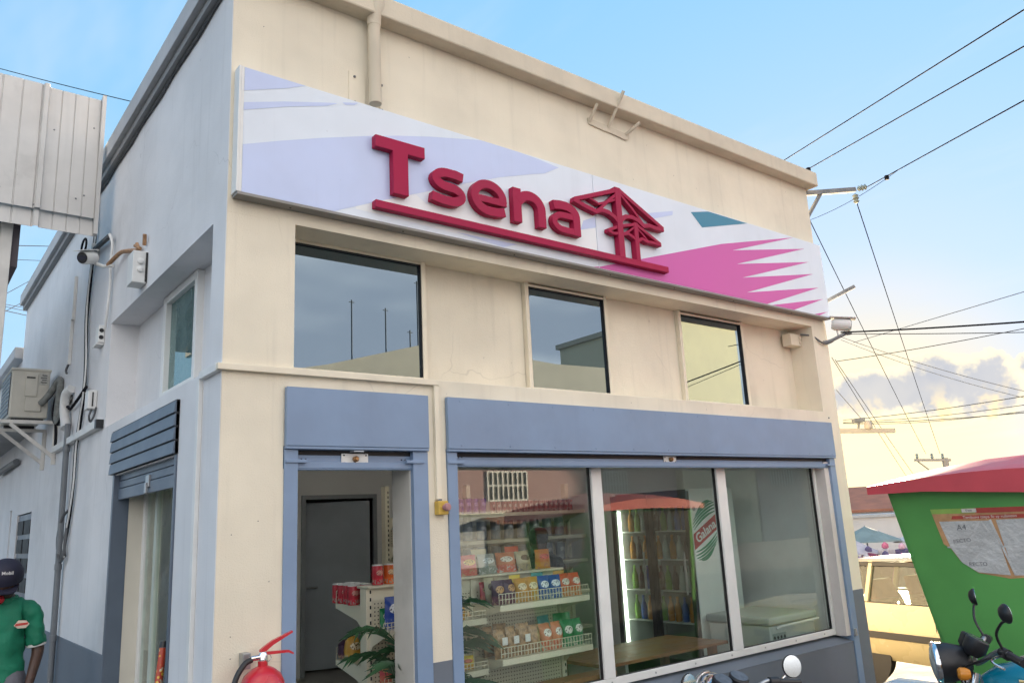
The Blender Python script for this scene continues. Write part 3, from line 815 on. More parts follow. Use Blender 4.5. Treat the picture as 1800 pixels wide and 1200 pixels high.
# CCTV on the side wall
cc = thing('security_camera', 'white bullet security camera on the side wall above the notch', 'camera', (-.1, 2.95, 4.0))
f = MB(); ax = Vector((-.72, -.62, -.32)).normalized(); c0 = Vector((-.16, 2.80, 4.06))
f.lathe([(.03, 0), (.05, .008), (.054, .03), (.054, .13), (.05, .14)], c0, ax, 18); f.build('housing', WHITEP, cc, smooth=True)
f = MB(); f.lathe([(.046, .141), (.046, .145)], c0, ax, 18); face = f.build('lens_face', BLACK, cc)
sd = ax.cross(Vector((0, 0, 1))).normalized()
for k in (-1, 0, 1):
    g = MB(); g.lathe([(.014 if k else .02, .145), (.014 if k else .02, .149)], c0 + sd * .027 * k, ax, 12); g.build('lens', mat('lens_glass', (.05, .05, .07), .1, .1, 9), face)
f = MB(); up = sd.cross(ax)
if up.z < 0:
    up = -up
f.obox(c0 + ax * .085 + up * .060, ax, sd, up, .17, .10, .006); f.build('sun_hood', WHITEP, cc)
f = MB(); f.tube([c0 + ax * .02 - up * .04, (-.10, 2.72, 3.97), (-.05, 2.60, 3.95)], .014, 8); f.build('arm', WHITEP, cc)
f = MB(); f.tube(catmull([(-.08, 2.66, 3.97), (-.04, 2.45, 4.01), (-.03, 2.25, 3.97), (-.02, 2.0, 3.90), (-.03, 1.86, 3.86)]), .017, 7)
ORC = mat('tan_tape', (.40, .22, .11), .6, .3, 25)
solo('taped_cable', 'tan taped cable running from the camera to the white junction box', 'cable', f, ORC)
f = MB(); f.tube([(-.02, 1.74, 3.86), (-.03, 1.70, 3.93)], .014, 6); f.tube([(-.02, 1.86, 3.84), (-.03, 1.93, 3.93)], .014, 6); f.tube([(-.03, 1.82, 3.86), (-.05, 1.90, 3.90)], .012, 6)
solo('cable_stub', 'cut tan cable ends sticking up above the junction box', 'cable', f, ORC)
jb = thing('junction_box', 'large white junction box with orange cable ends on the side wall', 'box', (-.05, 1.8, 3.6))
f = MB(); f.box(-.10, -.002, 1.70, 1.86, 3.56, 3.80); f.build('housing', WHITEP, jb, bevel=.006)
for zz in (3.66, 3.72):
    f = MB(); f.lathe([(.022, 0), (.022, .012), (.016, .016)], (-.05, 1.70, zz), (0, -1, 0), 12); f.build('gland', WHITEP, jb, smooth=True)
f = MB(); f.box(-.015, -.001, 1.690, 1.70, 3.57, 3.79); f.build('gap_shadow_strip', GASKET, jb)  # black strip drawn as the shadow between box and wall
mb_ = thing('mounting_box', 'small white mounting box with an arm near the canopy edge', 'box', (-.03, 3.6, 4.35))
f = MB(); f.box(-.07, -.002, 3.50, 3.62, 4.30, 4.43); f.build('housing', WHITEP, mb_, bevel=.006)
f = MB(); f.bar((-.04, 3.50, 4.37), (-.05, 2.84, 4.28), .03, .03); f.build('arm', CABLEG, mb_)
f = MB(); f.tube(catmull([(-.05, 2.84, 4.30), (-.03, 2.80, 4.2), (-.03, 2.83, 4.05), (-.025, 2.82, 3.85), (-.03, 2.83, 3.65), (-.025, 2.90, 3.50)]), .012, 6)
solo('white_cable', 'white cable dropping from the camera to the double socket', 'cable', f, WHITEP)
sk = thing('double_socket', 'white double outlet with two dark holes on the side wall', 'outlet', (-.03, 3.1, 3.45))
f = MB(); f.box(-.05, -.002, 3.02, 3.14, 3.40, 3.55); f.build('housing', WHITEP, sk, bevel=.006)
for zz in (3.445, 3.505):
    f = MB(); f.lathe([(.018, 0), (.018, .003)], (-.028, 3.02, zz), (0, -1, 0), 12); f.build('hole', BLACK, sk)
f = MB(); f.box(-.06, -.002, 3.03, 3.19, 3.385, 3.398); f.build('tab', WHITEP, sk)
ob = thing('open_box', 'white open cable box with dangling wires above the trunking', 'box', (-.03, 3.25, 2.9))
f = MB(); f.box(-.07, -.002, 3.16, 3.30, 2.86, 3.02); f.build('housing', WHITEP, ob, bevel=.006)
f = MB(); f.box(-.04, -.03, 3.154, 3.159, 2.88, 3.0); f.build('slot', BLACK, ob)
f = MB(); f.tube(catmull([(-.03, 3.2, 2.86), (-.05, 3.18, 2.80), (-.03, 3.22, 2.76), (-.02, 3.14, 2.80), (-.02, 3.08, 2.86)]), .009, 6); f.build('loose_wire', CABLEG, ob)

# white ribbed canopy of the neighbour, in front of the wall
cn = thing('ribbed_canopy', 'white ribbed metal canopy fascia beside the side wall', 'canopy', (-.9, 3.0, 0))
SHEET = mat('white_sheet', (.60, .585, .56), .5, .06, 3, stain=.22, streak=.12)
YC = 3.0


def sheet(x0, x1, z0, z1, y, ridge):
    """one trapezoid-profile sheet facing the street"""
    f = MB(); pr = []
    n = 4; step = (x1 - x0) / n
    for i in range(n):
        a = x0 + i * step
        pr += [(a, 0), (a + step * .90, 0), (a + step * .93, .008), (a + step * .97, .008)]
    pr.append((x1 - .004, 0))
    if ridge:
        pr += [(x1 + .004, -.034), (x1 + .036, -.034), (x1 + .044, 0)]
    k = len(pr)
    tilt = .03
    f.v = [(a, y + d, z0) for a, d in pr] + [(a, y + d + tilt, z1) for a, d in pr] + [(a, y + d + .004, z0) for a, d in pr] + [(a, y + d + tilt + .004, z1) for a, d in pr]
    for i in range(k - 1):
        f.f += [(i, i + 1, k + i + 1, k + i), (2 * k + i, 3 * k + i, 3 * k + i + 1, 2 * k + i + 1)]
    return f


for i, (a, b_) in enumerate(((-1.82, -1.22), (-1.176, -.596), (-.552, -.145))):
    top = 5.60 + (.02, .015, 0)[i]
    sheet(a, b_, 4.47, top, YC - .012, i < 2).build('sheet', SHEET, cn)
    sheet(a, b_, 4.315, 4.50, YC, i < 2).build('sheet', SHEET, cn)
for (x_, z_) in ((-.50, 5.2), (-.60, 4.5), (-.30, 4.62), (-.2, 5.3), (-.85, 4.6), (-1.0, 5.1), (-.24, 4.66)):
    f = MB(); f.lathe([(.008, 0), (.006, .006)], (x_, YC - .016, z_), (0, -1, 0), 6); f.build('screw', GALV, cn)
f = MB(); f.box(-.149, -.118, YC - .03, YC + .05, 4.33, 5.63); f.build('edge_trim', SHEET, cn)
f = MB(); f.box(-3.2, -.14, YC + .05, YC + .11, 4.40, 4.52); f.box(-3.2, -.14, YC + .05, YC + .11, 5.40, 5.5); f.build('rail', GALV, cn)
PURP = mat('dark_purlin', (.09, .075, .085), .7, .2, 4)
for i in range(3):
    f = MB(); f.box(-2.6 + i * .9, -2.54 + i * .9, YC + .11, YC + 5, 4.42, 4.50); f.build('purlin', PURP, cn)
f = MB(); f.box(-3.3, -.84, YC + .12, YC + 5, 4.50, 4.515); f.build('roof_sheet', SHEET, cn)
f = MB(); f.box(-.80, -.715, YC + .12, YC + .20, 0, 4.40); f.build('post', BRW, cn, bevel=.006)
f = MB(); f.box(-.715, -.66, YC + .16, YC + .9, 4.0, 4.395); f.build('gusset', PURP, cn)

# low annex beyond the shop along the same side
an = thing('annex_building', 'lower white annex with a sloping grey parapet behind the air conditioner', 'building', (1, YB, 0))
f = MB(); f.box(.02, 4, YB + .02, YB + 7, 0, 4.3); f.build('wall', WHITE, an)
f = MB(); f.box(-.10, 4, YB + .03, YB + 7.1, 4.3, 4.46); f.build('parapet', GREYC, an, bevel=.01)
f = MB(); f.box(-.9, 0, 6.6, YB + 7, 3.10, 3.16); f.build('canopy_slab', GREYC, an)
f = MB(); f.tube([(-.05, 7.6, 2.82), (-.05, 9.6, 2.82)], .04, 8); f.build('pipe', PIPEG, an)

# stop button box on the cream column
eb = thing('stop_button', 'yellow stop button box with faded red knob on the cream column', 'button', (1.335, -.03, 1.86))
YEL = mat('aged_yellow', (.58, .38, .07), .5, .15, 12, stain=.3)
f = MB(); f.box(1.303, 1.375, -.052, -.001, 1.822, 1.905); f.build('housing', YEL, eb, bevel=.006)
f = MB(); f.lathe([(.016, 0), (.016, .014), (.024, .018), (.024, .036), (.018, .042)], (1.342, -.052, 1.866), (.25, -1, 0), 16); f.build('knob', mat('faded_red', (.40, .20, .20), .5, .15, 12), eb, smooth=True)
f = MB(); f.lathe([(.012, 0), (.012, .012)], (1.33, -.028, 1.905), (0, 0, 1), 10); f.build('gland', GALV, eb)

# fire extinguisher by the corner column
RED = mat('extinguisher_red', (.52, .018, .03), .28, .06, 5, coat=.4)
ex = thing('fire_extinguisher', 'red fire extinguisher with black hose beside the door', 'extinguisher', (.27, -.13, .5))
cx, cy = .205, -.125
f = MB(); f.lathe([(.085, .30), (.105, .32), (.108, .40), (.108, 1.075), (.104, 1.10), (.088, 1.135), (.055, 1.162), (.024, 1.176), (.024, 1.2)], (cx, cy, 0), (0, 0, 1), 28); f.build('cylinder_body', RED, ex, smooth=True)
f = MB(); f.lathe([(.022, 1.2), (.022, 1.232), (.016, 1.24)], (cx, cy, 0), (0, 0, 1), 14); f.lathe([(.014, 0), (.014, .06)], (cx - .01, cy, 1.218), (-.9, -.2, 0), 10); f.build('valve', CHROME, ex, smooth=True)
f = MB(); f.prism([(-.012, 1.222), (.02, 1.225), (.13, 1.222), (.155, 1.210), (.155, 1.218), (.13, 1.234), (.02, 1.240), (-.012, 1.238)], 'Y', -.012, .012); f.xf(Matrix.Translation((cx, cy, 0))); f.build('carry_handle', RED, ex)
f = MB(); f.prism([(-.015, 1.242), (.012, 1.242), (.05, 1.268), (.15, 1.315), (.148, 1.323), (.05, 1.290), (.0, 1.262), (-.015, 1.25)], 'Y', -.011, .011); f.xf(Matrix.Translation((cx, cy, 0))); f.build('squeeze_lever', RED, ex)
f = MB(); f.tube(catmull([(cx - .06, cy - .01, 1.212), (cx - .10, cy - .02, 1.195), (cx - .145, cy - .025, 1.12), (cx - .16, cy - .03, .98), (cx - .15, cy - .03, .7), (cx - .13, cy - .02, .45)]), .014, 10); f.build('hose', BLACK, ex, smooth=True)
f = MB(); f.tube([(cx + .018 + .016 * math.cos(a * .7), cy - .024, 1.212 + .016 * math.sin(a * .7)) for a in range(10)], .002, 5); f.build('safety_pin', CHROME, ex)
f = MB(); f.box(cx - .075, cx - .035, -.06, -.002, 1.115, 1.19); f.build('wall_hook', STEEL, ex, bevel=.003)
LAB = mat('label_white', (.75, .74, .72), .5, .05, 9)
f = MB(); n_ = 10
for i in range(n_ + 1):
    a = R_(-125 + 80 * i / n_)
    for zz in (.80, 1.035):
        f.v.append((cx + .1092 * math.cos(a), cy + .1092 * math.sin(a), zz))
f.f = [(2 * i, 2 * i + 2, 2 * i + 3, 2 * i + 1) for i in range(n_)]
lo = f.build('label', mat('label_red', (.46, .02, .03), .35, .05, 9), ex, smooth=True)
f = MB()
for i in range(n_ + 1):
    a = R_(-125 + 80 * i / n_)
    for zz in (1.026, 1.030):
        f.v.append((cx + .1098 * math.cos(a), cy + .1098 * math.sin(a), zz))
f.f = [(2 * i, 2 * i + 2, 2 * i + 3, 2 * i + 1) for i in range(n_)]
f.build('border', LAB, lo)
aa = R_(-88)
text('lettering', 'EXTINCTEUR', .022, LAB, lo, (cx + .111 * math.cos(aa), cy + .111 * math.sin(aa), 1.0), (-math.sin(aa), math.cos(aa), 0), (0, 0, 1))

for _ch in list(ex.children):
    if _ch.name.split('.')[0] != 'wall_hook':
        _ch.location.z -= .045

# flowered broom handle leaning in the side doorway
bm_ = thing('broom_handle', 'red flower-patterned broom handle leaning in the side doorway', 'broom', (.02, .93, .0))
FL = bpy.data.materials.new('flower_wrap'); FL.use_nodes = True
n = NT(FL.node_tree); o_ = n.new('ShaderNodeOutputMaterial'); p_ = n.new('ShaderNodeBsdfPrincipled'); n.nt.links.new(p_.outputs[0], o_.inputs[0])
tc = n.new('ShaderNodeTexCoord'); vo = n.new('ShaderNodeTexVoronoi'); vo.inputs['Scale'].default_value = 42; n.put(vo.inputs['Vector'], tc.outputs['Object'])
n.put(p_.inputs['Base Color'], n.mix(n.ss(vo.outputs['Distance'], .30, .42), n.mix(n.ss(n.noise(tc.outputs['Object'], 30, 1), .45, .5), (.75, .50, .05), (.65, .60, .45)), (.45, .05, .02)))
p_.inputs['Roughness'].default_value = .35
f = MB(); f.tube([(-.12, .80, .02), (.02, .935, 1.15)], .021, 12); f.build('handle', FL, bm_, smooth=True)
f = MB(); f.tube([(.0205, .9355, 1.152), (.0245, .939, 1.185)], [.024, .020], 12); f.build('end_cap', BLACK, bm_, smooth=True)
f = MB(); f.box(-.26, .0, .70, .82, .0, .05); f.build('broom_head', FL, bm_)

# ================================================================== SHOP INTERIOR
FZ = .12
PEG = bpy.data.materials.new('peg_panel'); PEG.use_nodes = True
n = NT(PEG.node_tree); o_ = n.new('ShaderNodeOutputMaterial'); p_ = n.new('ShaderNodeBsdfPrincipled'); n.nt.links.new(p_.outputs[0], o_.inputs[0])
tc = n.new('ShaderNodeTexCoord'); sx = n.new('ShaderNodeSeparateXYZ'); n.put(sx.inputs[0], tc.outputs['Object'])
pit = .025
fx = n.m('SUBTRACT', n.m('FRACT', n.m('DIVIDE', sx.outputs[0], pit)), .5); fz = n.m('SUBTRACT', n.m('FRACT', n.m('DIVIDE', sx.outputs[2], pit)), .5)
rr = n.m('SQRT', n.m('ADD', n.m('MULTIPLY', fx, fx), n.m('MULTIPLY', fz, fz)))
n.put(p_.inputs['Base Color'], n.mix(n.ss(rr, .16, .22), (.10, .085, .06), (.74, .68, .53))); p_.inputs['Roughness'].default_value = .45

FILL_TUBE = emit('fill_tube_glow', (1.0, .97, .90), 2.8)  # unseen tubes added only to brighten the dark shop interior
for i, (xx, yy) in enumerate(((1.9, 2.6), (4.2, 2.6))):
    cl = thing('added_fill_light', ('added fill tube on the shop ceiling nearer the doorway', 'added fill tube on the shop ceiling nearer the drinks cooler')[i], 'light', (xx, yy, 2.6), 'added fill tubes in the shop')
    MB().box(xx - .64, xx + .64, yy - .04, yy + .04, 2.585, 2.62).build('batten', WHITEP, cl); MB().tube([(xx - .6, yy, 2.565), (xx + .6, yy, 2.565)], .018, 10).build('tube', FILL_TUBE, cl, True)

# ---- low double-sided gondola behind the window
gd = thing('gondola_shelf', 'low ivory double-sided gondola shelf behind the shop window', 'shelf', (2, .7, FZ))
GY = .70; GX0, GX1 = 1.19, 2.88; GT = 1.38
for xx in (GX0, 2.02, GX1 - .045):
    f = MB(); f.box(xx, xx + .045, GY - .03, GY + .055, FZ, GT + .002); up_ = f.build('upright', SHELF, gd, bevel=.003)
    if xx == GX0 or xx > 2.5:
        for i in range(26):
            s2 = MB(); s2.box(xx + .026, xx + .036, GY - .0325, GY - .0305, FZ + .03 + i * .048, FZ + .052 + i * .048); s2.build('slot', GASKET, up_)
for a, b_ in ((GX0 + .046, 2.019), (2.066, GX1 - .046)):
    f = MB(); f.box(a, b_, GY - .012, GY - .006, .48, 1.30); f.build('peg_panel', PEG, gd)
    f = MB(); f.box(a, b_, GY - .018, GY - .001, 1.30, GT); f.build('top_band', SHELF, gd)
f = MB(); f.box(GX0, GX1, GY - .06, GY + .10, GT + .003, GT + .018); f.build('top_cap', SHELF, gd, bevel=.003)
f = MB(); f.box(GX0 + .01, GX1 - .01, GY - .40, GY + .46, FZ + .005, FZ + .16); f.build('base_plinth', SHELF, gd)


def shelf(parent, x0, x1, yb_, yf, z, lip=.034, tagn=0):
    d = -1 if yf < yb_ else 1
    f = MB(); f.box(x0, x1, min(yb_, yf), max(yb_, yf), z - .012, z); f.box(x0, x1, yf, yf + d * .006, z - lip, z + .004)
    so = f.build('shelf', SHELF, parent)
    for xx in (x0 + .001, x1 - .005):       # side brackets, deep at the back and shallow at the front
        b = MB(); b.prism([(yb_, z - .013), (yf, z - .013), (yf, z - .032), (yb_ + (yf - yb_) * .25, z - .095), (yb_, z - .16)], 'X', xx, xx + .004); b.build('side_bracket', SHELF, so)
    return so


def wire_fence(so, x0, x1, y, z, h=.075):
    f = MB(); n_ = int((x1 - x0) / .028)
    for i in range(n_ + 1):
        xx = x0 + (x1 - x0) * i / n_; f.box(xx - .0017, xx + .0017, y - .002, y + .002, z, z + h)
    for zz in (z + h, z + h * .5):
        f.box(x0, x1, y - .0022, y + .0022, zz - .0022, zz + .0022)
    f.build('wire_fence', SHELF, so)


TAGM = mat('tag_teal', (.05, .22, .24), .4, .3, 90); TAGW = mat('tag_pale', (.45, .62, .62), .4, .15, 60)


def price_tags(so, xs, y, z):
    for xx in xs:
        f = MB(); f.box(xx, xx + .085, y - .003, y - .001, z - .030, z + .002); t_ = f.build('price_tag', TAGW, so)
        g = MB(); g.box(xx + .012, xx + .060, y - .005, y - .0035, z - .025, z - .004); g.build('print', TAGM, t_)


sR1 = shelf(gd, 2.03, 2.86, GY - .02, .35, 1.205); wire_fence(sR1, 2.03, 2.86, .355, 1.208); price_tags(sR1, (2.05, 2.13, 2.24, 2.36, 2.66), .35, 1.205)
sR2 = shelf(gd, 2.03, 2.86, GY - .02, .35, .858); wire_fence(sR2, 2.03, 2.86, .355, .861); price_tags(sR2, (2.05, 2.22, 2.33, 2.65), .35, .858)
sL1 = shelf(gd, GX0 + .02, 2.0, GY - .02, .47, 1.125); wire_fence(sL1, GX0 + .02, 2.0, .475, 1.128, .05); price_tags(sL1, (1.88,), .47, 1.125)
sL2 = shelf(gd, GX0 + .02, 2.0, GY - .02, .47, .80); wire_fence(sL2, GX0 + .02, 2.0, .475, .803, .05)
sB1 = shelf(gd, GX0 + .02, 2.0, GY + .045, 1.15, 1.27); wire_fence(sB1, GX0 + .02, 2.0, 1.145, 1.273, .08)
sB2 = shelf(gd, GX0 + .02, 2.0, GY + .045, 1.15, .90); wire_fence(sB2, GX0 + .02, 2.0, 1.145, .903, .08)


# ---- products
def packet_mesh(w_, h_, t_):
    m = MB(); nx, nz = 7, 9
    for side in (-1, 1):
        k = len(m.v)
        for j in range(nz):
            v = j / (nz - 1)
            for i in range(nx):
                u = i / (nx - 1)
                b = (math.sin(math.pi * min(1, max(0, (v - .05) / .9))) ** .55) * (math.sin(math.pi * u) ** .5) * t_ / 2
                wv = w_ * (1 - .06 * math.sin(math.pi * v))
                m.v.append(((u - .5) * wv, side * (b + .0012) + .004 * math.sin(9 * u + 5 * v), v * h_))
        for j in range(nz - 1):
            for i in range(nx - 1):
                a = k + j * nx + i
                m.f.append((a, a + 1, a + nx + 1, a + nx))
    return m


def packet_mat(name, base, band, blob):
    """printed foil: band colour, round badge, pale lettering squiggle"""
    if name in MATS:
        return MATS[name]
    m = bpy.data.materials.new(name); m.use_nodes = True; n = NT(m.node_tree)
    out = n.new('ShaderNodeOutputMaterial'); p = n.new('ShaderNodeBsdfPrincipled'); n.nt.links.new(p.outputs[0], out.inputs[0])
    tc = n.new('ShaderNodeTexCoord'); g = n.new('ShaderNodeSeparateXYZ'); n.put(g.inputs[0], tc.outputs['Generated'])
    x, z = g.outputs[0], g.outputs[2]
    c = n.mix(n.ss(z, .40, .30), base, band)
    d1 = n.m('ADD', n.m('POWER', n.m('DIVIDE', n.m('SUBTRACT', x, .5), .32), 2.0), n.m('POWER', n.m('DIVIDE', n.m('SUBTRACT', z, .62), .15), 2.0))
    c = n.mix(n.ss(d1, 1.05, .95), c, blob)
    nz = n.noise(tc.outputs['Generated'], 11, 2, .5)
    ins = n.m('MULTIPLY', n.ss(nz, .54, .58), n.ss(d1, 1.1, .8))
    c = n.mix(ins, c, tuple(q * .25 for q in base))
    low = n.m('MULTIPLY', n.ss(n.noise(tc.outputs['Generated'], 7, 2, .5), .5, .56), n.ss(z, .34, .22))
    c = n.mix(low, c, tuple(min(1, q * .5 + .12) for q in blob))
    n.put(p.inputs['Base Color'], c); p.inputs['Roughness'].default_value = .32
    bn = n.new('ShaderNodeBump'); bn.inputs['Strength'].default_value = .5; bn.inputs['Distance'].default_value = .006
    n.put(bn.inputs['Height'], n.noise(tc.outputs['Object'], 30, 2)); n.put(p.inputs['Normal'], bn.outputs[0])
    MATS[name] = m; return m


PK = {'red': packet_mat('pk_red', (.55, .035, .03), (.60, .25, .12), (.75, .55, .30)), 'pink': packet_mat('pk_pink', (.62, .10, .12), (.65, .15, .12), (.80, .50, .18)),
      'orange': packet_mat('pk_orange', (.62, .20, .03), (.62, .30, .05), (.72, .10, .05)), 'purple': packet_mat('pk_purple', (.055, .02, .05), (.12, .03, .06), (.55, .30, .12)),
      'amber': packet_mat('pk_amber', (.55, .28, .04), (.60, .33, .05), (.75, .62, .40)), 'blue': packet_mat('pk_blue', (.02, .06, .32), (.05, .10, .40), (.72, .75, .80)),
      'scarlet': packet_mat('pk_scarlet', (.60, .07, .025), (.65, .18, .03), (.78, .70, .60)), 'green': packet_mat('pk_green', (.02, .20, .07), (.05, .25, .12), (.75, .70, .65)),
      'beige': packet_mat('pk_beige', (.50, .44, .30), (.40, .33, .20), (.12, .07, .04)), 'silver': packet_mat('pk_silver', (.42, .43, .40), (.25, .30, .26), (.75, .78, .80)),
      'teal': packet_mat('pk_teal', (.03, .22, .26), (.05, .30, .33), (.70, .70, .60)), 'yellow': packet_mat('pk_yellow', (.70, .52, .04), (.65, .40, .03), (.60, .10, .05)),
      'coral': packet_mat('pk_coral', (.62, .22, .12), (.66, .16, .10), (.80, .76, .70))}
PKM = {}


def packet(color, x, y, z, w_, h_, t_, rz, label, group, lean=0.0, cat='packet'):
    key = (color, w_, h_, t_)
    if key not in PKM:
        o = packet_mesh(w_, h_, t_).build('snack_packet', PK[color], None, True, fix=True)
        PKM[key] = o
        for md in list(o.modifiers):
            o.modifiers.remove(md)
    else:
        o = PKM[key].copy(); COL.objects.link(o)
    o.location = (x, y, z); o.rotation_euler = (lean, 0, rz)
    tag(o, label, cat, group); return o


def row(colors, x0, step, y, z, w_, h_, t_, where, group, lean=-.12):
    cnt = {}
    tot = {c: colors.count(c) for c in colors}
    for i, c in enumerate(colors):
        cnt[c] = cnt.get(c, 0) + 1
        o = (ORD[cnt[c] - 1] + ' ') if tot[c] > 1 else ''
        lab = '%s%s snack packet %s' % (o, c, where) + (', counting from the left' if tot[c] > 1 else '')
        packet(c, x0 + i * step, y + random.uniform(-.008, .008), z, w_, h_, t_, random.uniform(-.28, .28), lab, group, lean + random.uniform(-.12, .1))


row(['red', 'pink', 'silver', 'coral', 'beige', 'orange'], 1.86, .175, GY + .02, GT + .019, .16, .145, .07, 'on top of the low gondola', 'packets on the gondola top')
row(['purple', 'purple', 'amber', 'amber', 'blue', 'blue', 'scarlet', 'scarlet'], 2.08, .104, .43, 1.206, .108, .165, .075, 'behind the wire fence of the upper shelf', 'packets on the upper gondola shelf')
row(['beige', 'yellow', 'teal', 'amber'], 2.12, .21, .55, 1.206, .11, .18, .05, 'in the back row of the upper shelf', 'packets on the upper gondola shelf')
row(['coral', 'coral', 'green', 'green'], 2.50, .10, .43, .859, .11, .185, .08, 'on the lower gondola shelf', 'packets on the lower gondola shelf')
row(['teal', 'green'], 2.60, .16, .55, .859, .15, .22, .06, 'behind the coral packets on the lower shelf', 'packets on the lower gondola shelf')
row(['yellow', 'amber'], 1.72, .11, .55, 1.126, .10, .10, .05, 'on the short left shelf beside the palm', 'packets on the left gondola shelf')
row(['teal', 'blue', 'yellow', 'yellow'], 1.56, .11, .55, .801, .10, .09, .05, 'on the bottom left shelf behind the palm', 'packets on the left gondola shelf')
for j, (zz, nn_, cs) in enumerate(((1.126, 5, ['green', 'red', 'teal', 'coral', 'purple']), (.801, 3, ['pink', 'silver', 'scarlet']))):
    row(cs, 1.30 + .0 * j, .088, .62, zz, .085, .13, .045, ('in the back file of the left shelf beside the palm', 'in the back file of the bottom left shelf')[j], 'packets on the left gondola shelf')
row(['green', 'scarlet', 'yellow', 'scarlet', 'green', 'purple', 'coral', 'amber'], 2.07, .10, .42, .30, .10, .15, .06, 'on the base of the low gondola', 'packets on the gondola base')
row(['pink', 'yellow', 'green', 'scarlet', 'blue', 'purple', 'coral'], 2.10, .115, .60, 1.206, .095, .15, .05, 'in the rearmost file of the upper shelf', 'packets on the upper gondola shelf')
row(['amber', 'beige', 'scarlet'], 1.90, .30, GY + .085, GT + .019, .14, .18, .06, 'in the rear file on top of the low gondola', 'packets on the gondola top')
# bread in clear bags
BREAD = mat('bagged_bread', (.40, .25, .13), .22, .55, 26, .9, 22, stain=.5)
bp = packet_mesh(.105, .205, .085)
bl = bp.build('bread_bag', BREAD, None, True)
for i in range(6):
    o = bl if i == 0 else bl.copy()
    if i:
        COL.objects.link(o)
    o.location = (2.075 + (i % 4) * .10, .42 + (i // 4) * .13, .859); o.scale = (1, .9, .92 + .05 * (i % 3)); o.rotation_euler = (-.1, 0, .25 * math.sin(i * 2.1))
    tag(o, '%s clear bag of brown bread on the lower shelf%s' % (ORD[i % 4], ', front row' if i < 4 else ', back row'), 'bread bag', 'bread bags on the lower gondola shelf')
    if i < 3:
        f = MB(); f.box(o.location.x - .022, o.location.x + .022, .367, .369, .95, 1.0)
        t_ = f.build('label', LAB, None); t_.name = 'bag_label'
        t_.parent = o; t_.matrix_parent_inverse = (Matrix.Translation(o.location) @ o.rotation_euler.to_matrix().to_4x4() @ Matrix.Diagonal((*o.scale, 1))).inverted()


# cans / tubes
def can_proto(name, r, h, m, lidm):
    root = thing(name, '', '', (0, 0, 0))
    f = MB(); f.lathe([(r * .94, 0), (r, .006), (r, h - .008), (r * .96, h - .002)], (0, 0, 0), (0, 0, 1), 16); f.build('can_body', m, root, smooth=True, local=True)
    f = MB(); f.lathe([(r * .97, h - .004), (r * .97, h + .004), (r * .9, h + .005)], (0, 0, 0), (0, 0, 1), 16); f.build('lid', lidm, root, smooth=True, local=True)
    return root


def can_mat(name, c1, c2):
    return packet_mat(name, c1, tuple(x * 1.2 for x in c1), c2)


CANS = {k: can_proto('snack_tube', .038, .125, can_mat('can_' + k, c, d), WHITEP) for k, (c, d) in {'red': ((.50, .02, .04), (.65, .30, .25)), 'orange': ((.66, .13, .02), (.7, .5, .3)), 'green': ((.02, .28, .05), (.5, .6, .3))}.items()}
used = set()


def put_can(key, x, y, z, label, group, cat='can', s=1.0):
    p_ = CANS[key]
    o = p_ if key not in used else copy_tree(p_)
    used.add(key); o.location = (x, y, z); o.scale = (s, s, s); tag(o, label, cat, group)


for i, k in enumerate(['red', 'red', 'orange', 'orange', 'green', 'green', 'red']):
    put_can(k, 1.215 + i * .088, GY + (.20 if i < 1 else .02), (1.271 if i < 1 else GT + .019), '%s %s snack tube on the gondola beside the doorway' % (ORD[i], k) + ', counting from the left', 'snack tubes at the gondola end')
for i in range(4):
    put_can('red', 1.24, GY + .10 + i * .085 + .13, 1.271, '%s red snack tube back from the gondola end on the rear shelf' % ORD[i], 'snack tubes on the rear shelf')
    put_can('red', 1.24 + .088, GY + .10 + i * .085 + .13, 1.271, '%s red snack tube in the second file of the rear shelf' % ORD[i], 'snack tubes on the rear shelf')
packet('blue', 1.345, .60, 1.126, .13, .20, .06, .1, 'tall blue snack packet on the gondola shelf seen through the doorway', 'packets on the left gondola shelf')
bx_ = thing('brown_box', 'small brown display box beside the blue packet on the gondola', 'box', (1.52, .55, 1.126))
f = MB(); f.box(1.43, 1.62, .49, .62, 1.126, 1.20); f.build('carton', mat('brown_card', (.30, .14, .06), .6, .2, 20), bx_, bevel=.003)
text('lettering', 'BISCUIT', .045, mat('print_yellow', (.70, .50, .12), .6, .1, 9), bx_, (1.525, .488, 1.163), (1, 0, 0), (0, 0, 1))
packet('pink', 1.50, .62, 1.126, .14, .17, .06, -.1, 'pale pink packet behind the brown box on the gondola', 'packets on the left gondola shelf')
ts = MB().lathe([(.02, 0), (.055, .02), (.06, .07), (.05, .13), (.02, .16)], (0, 0, 0), (0, 0, 1), 12).build('round_packet', PK['amber'], None, True); ts.location = (1.26, 1.0, .902); tag(ts, 'round golden packet on the low rear shelf of the gondola', 'packet')
ts = MB().lathe([(.03, 0), (.06, .02), (.06, .10), (.03, .13)], (0, 0, 0), (0, 0, 1), 12).build('round_packet', PK['purple'], None, True); ts.location = (1.26, 1.09, .902); tag(ts, 'dark round packet at the edge of the low rear shelf', 'packet')

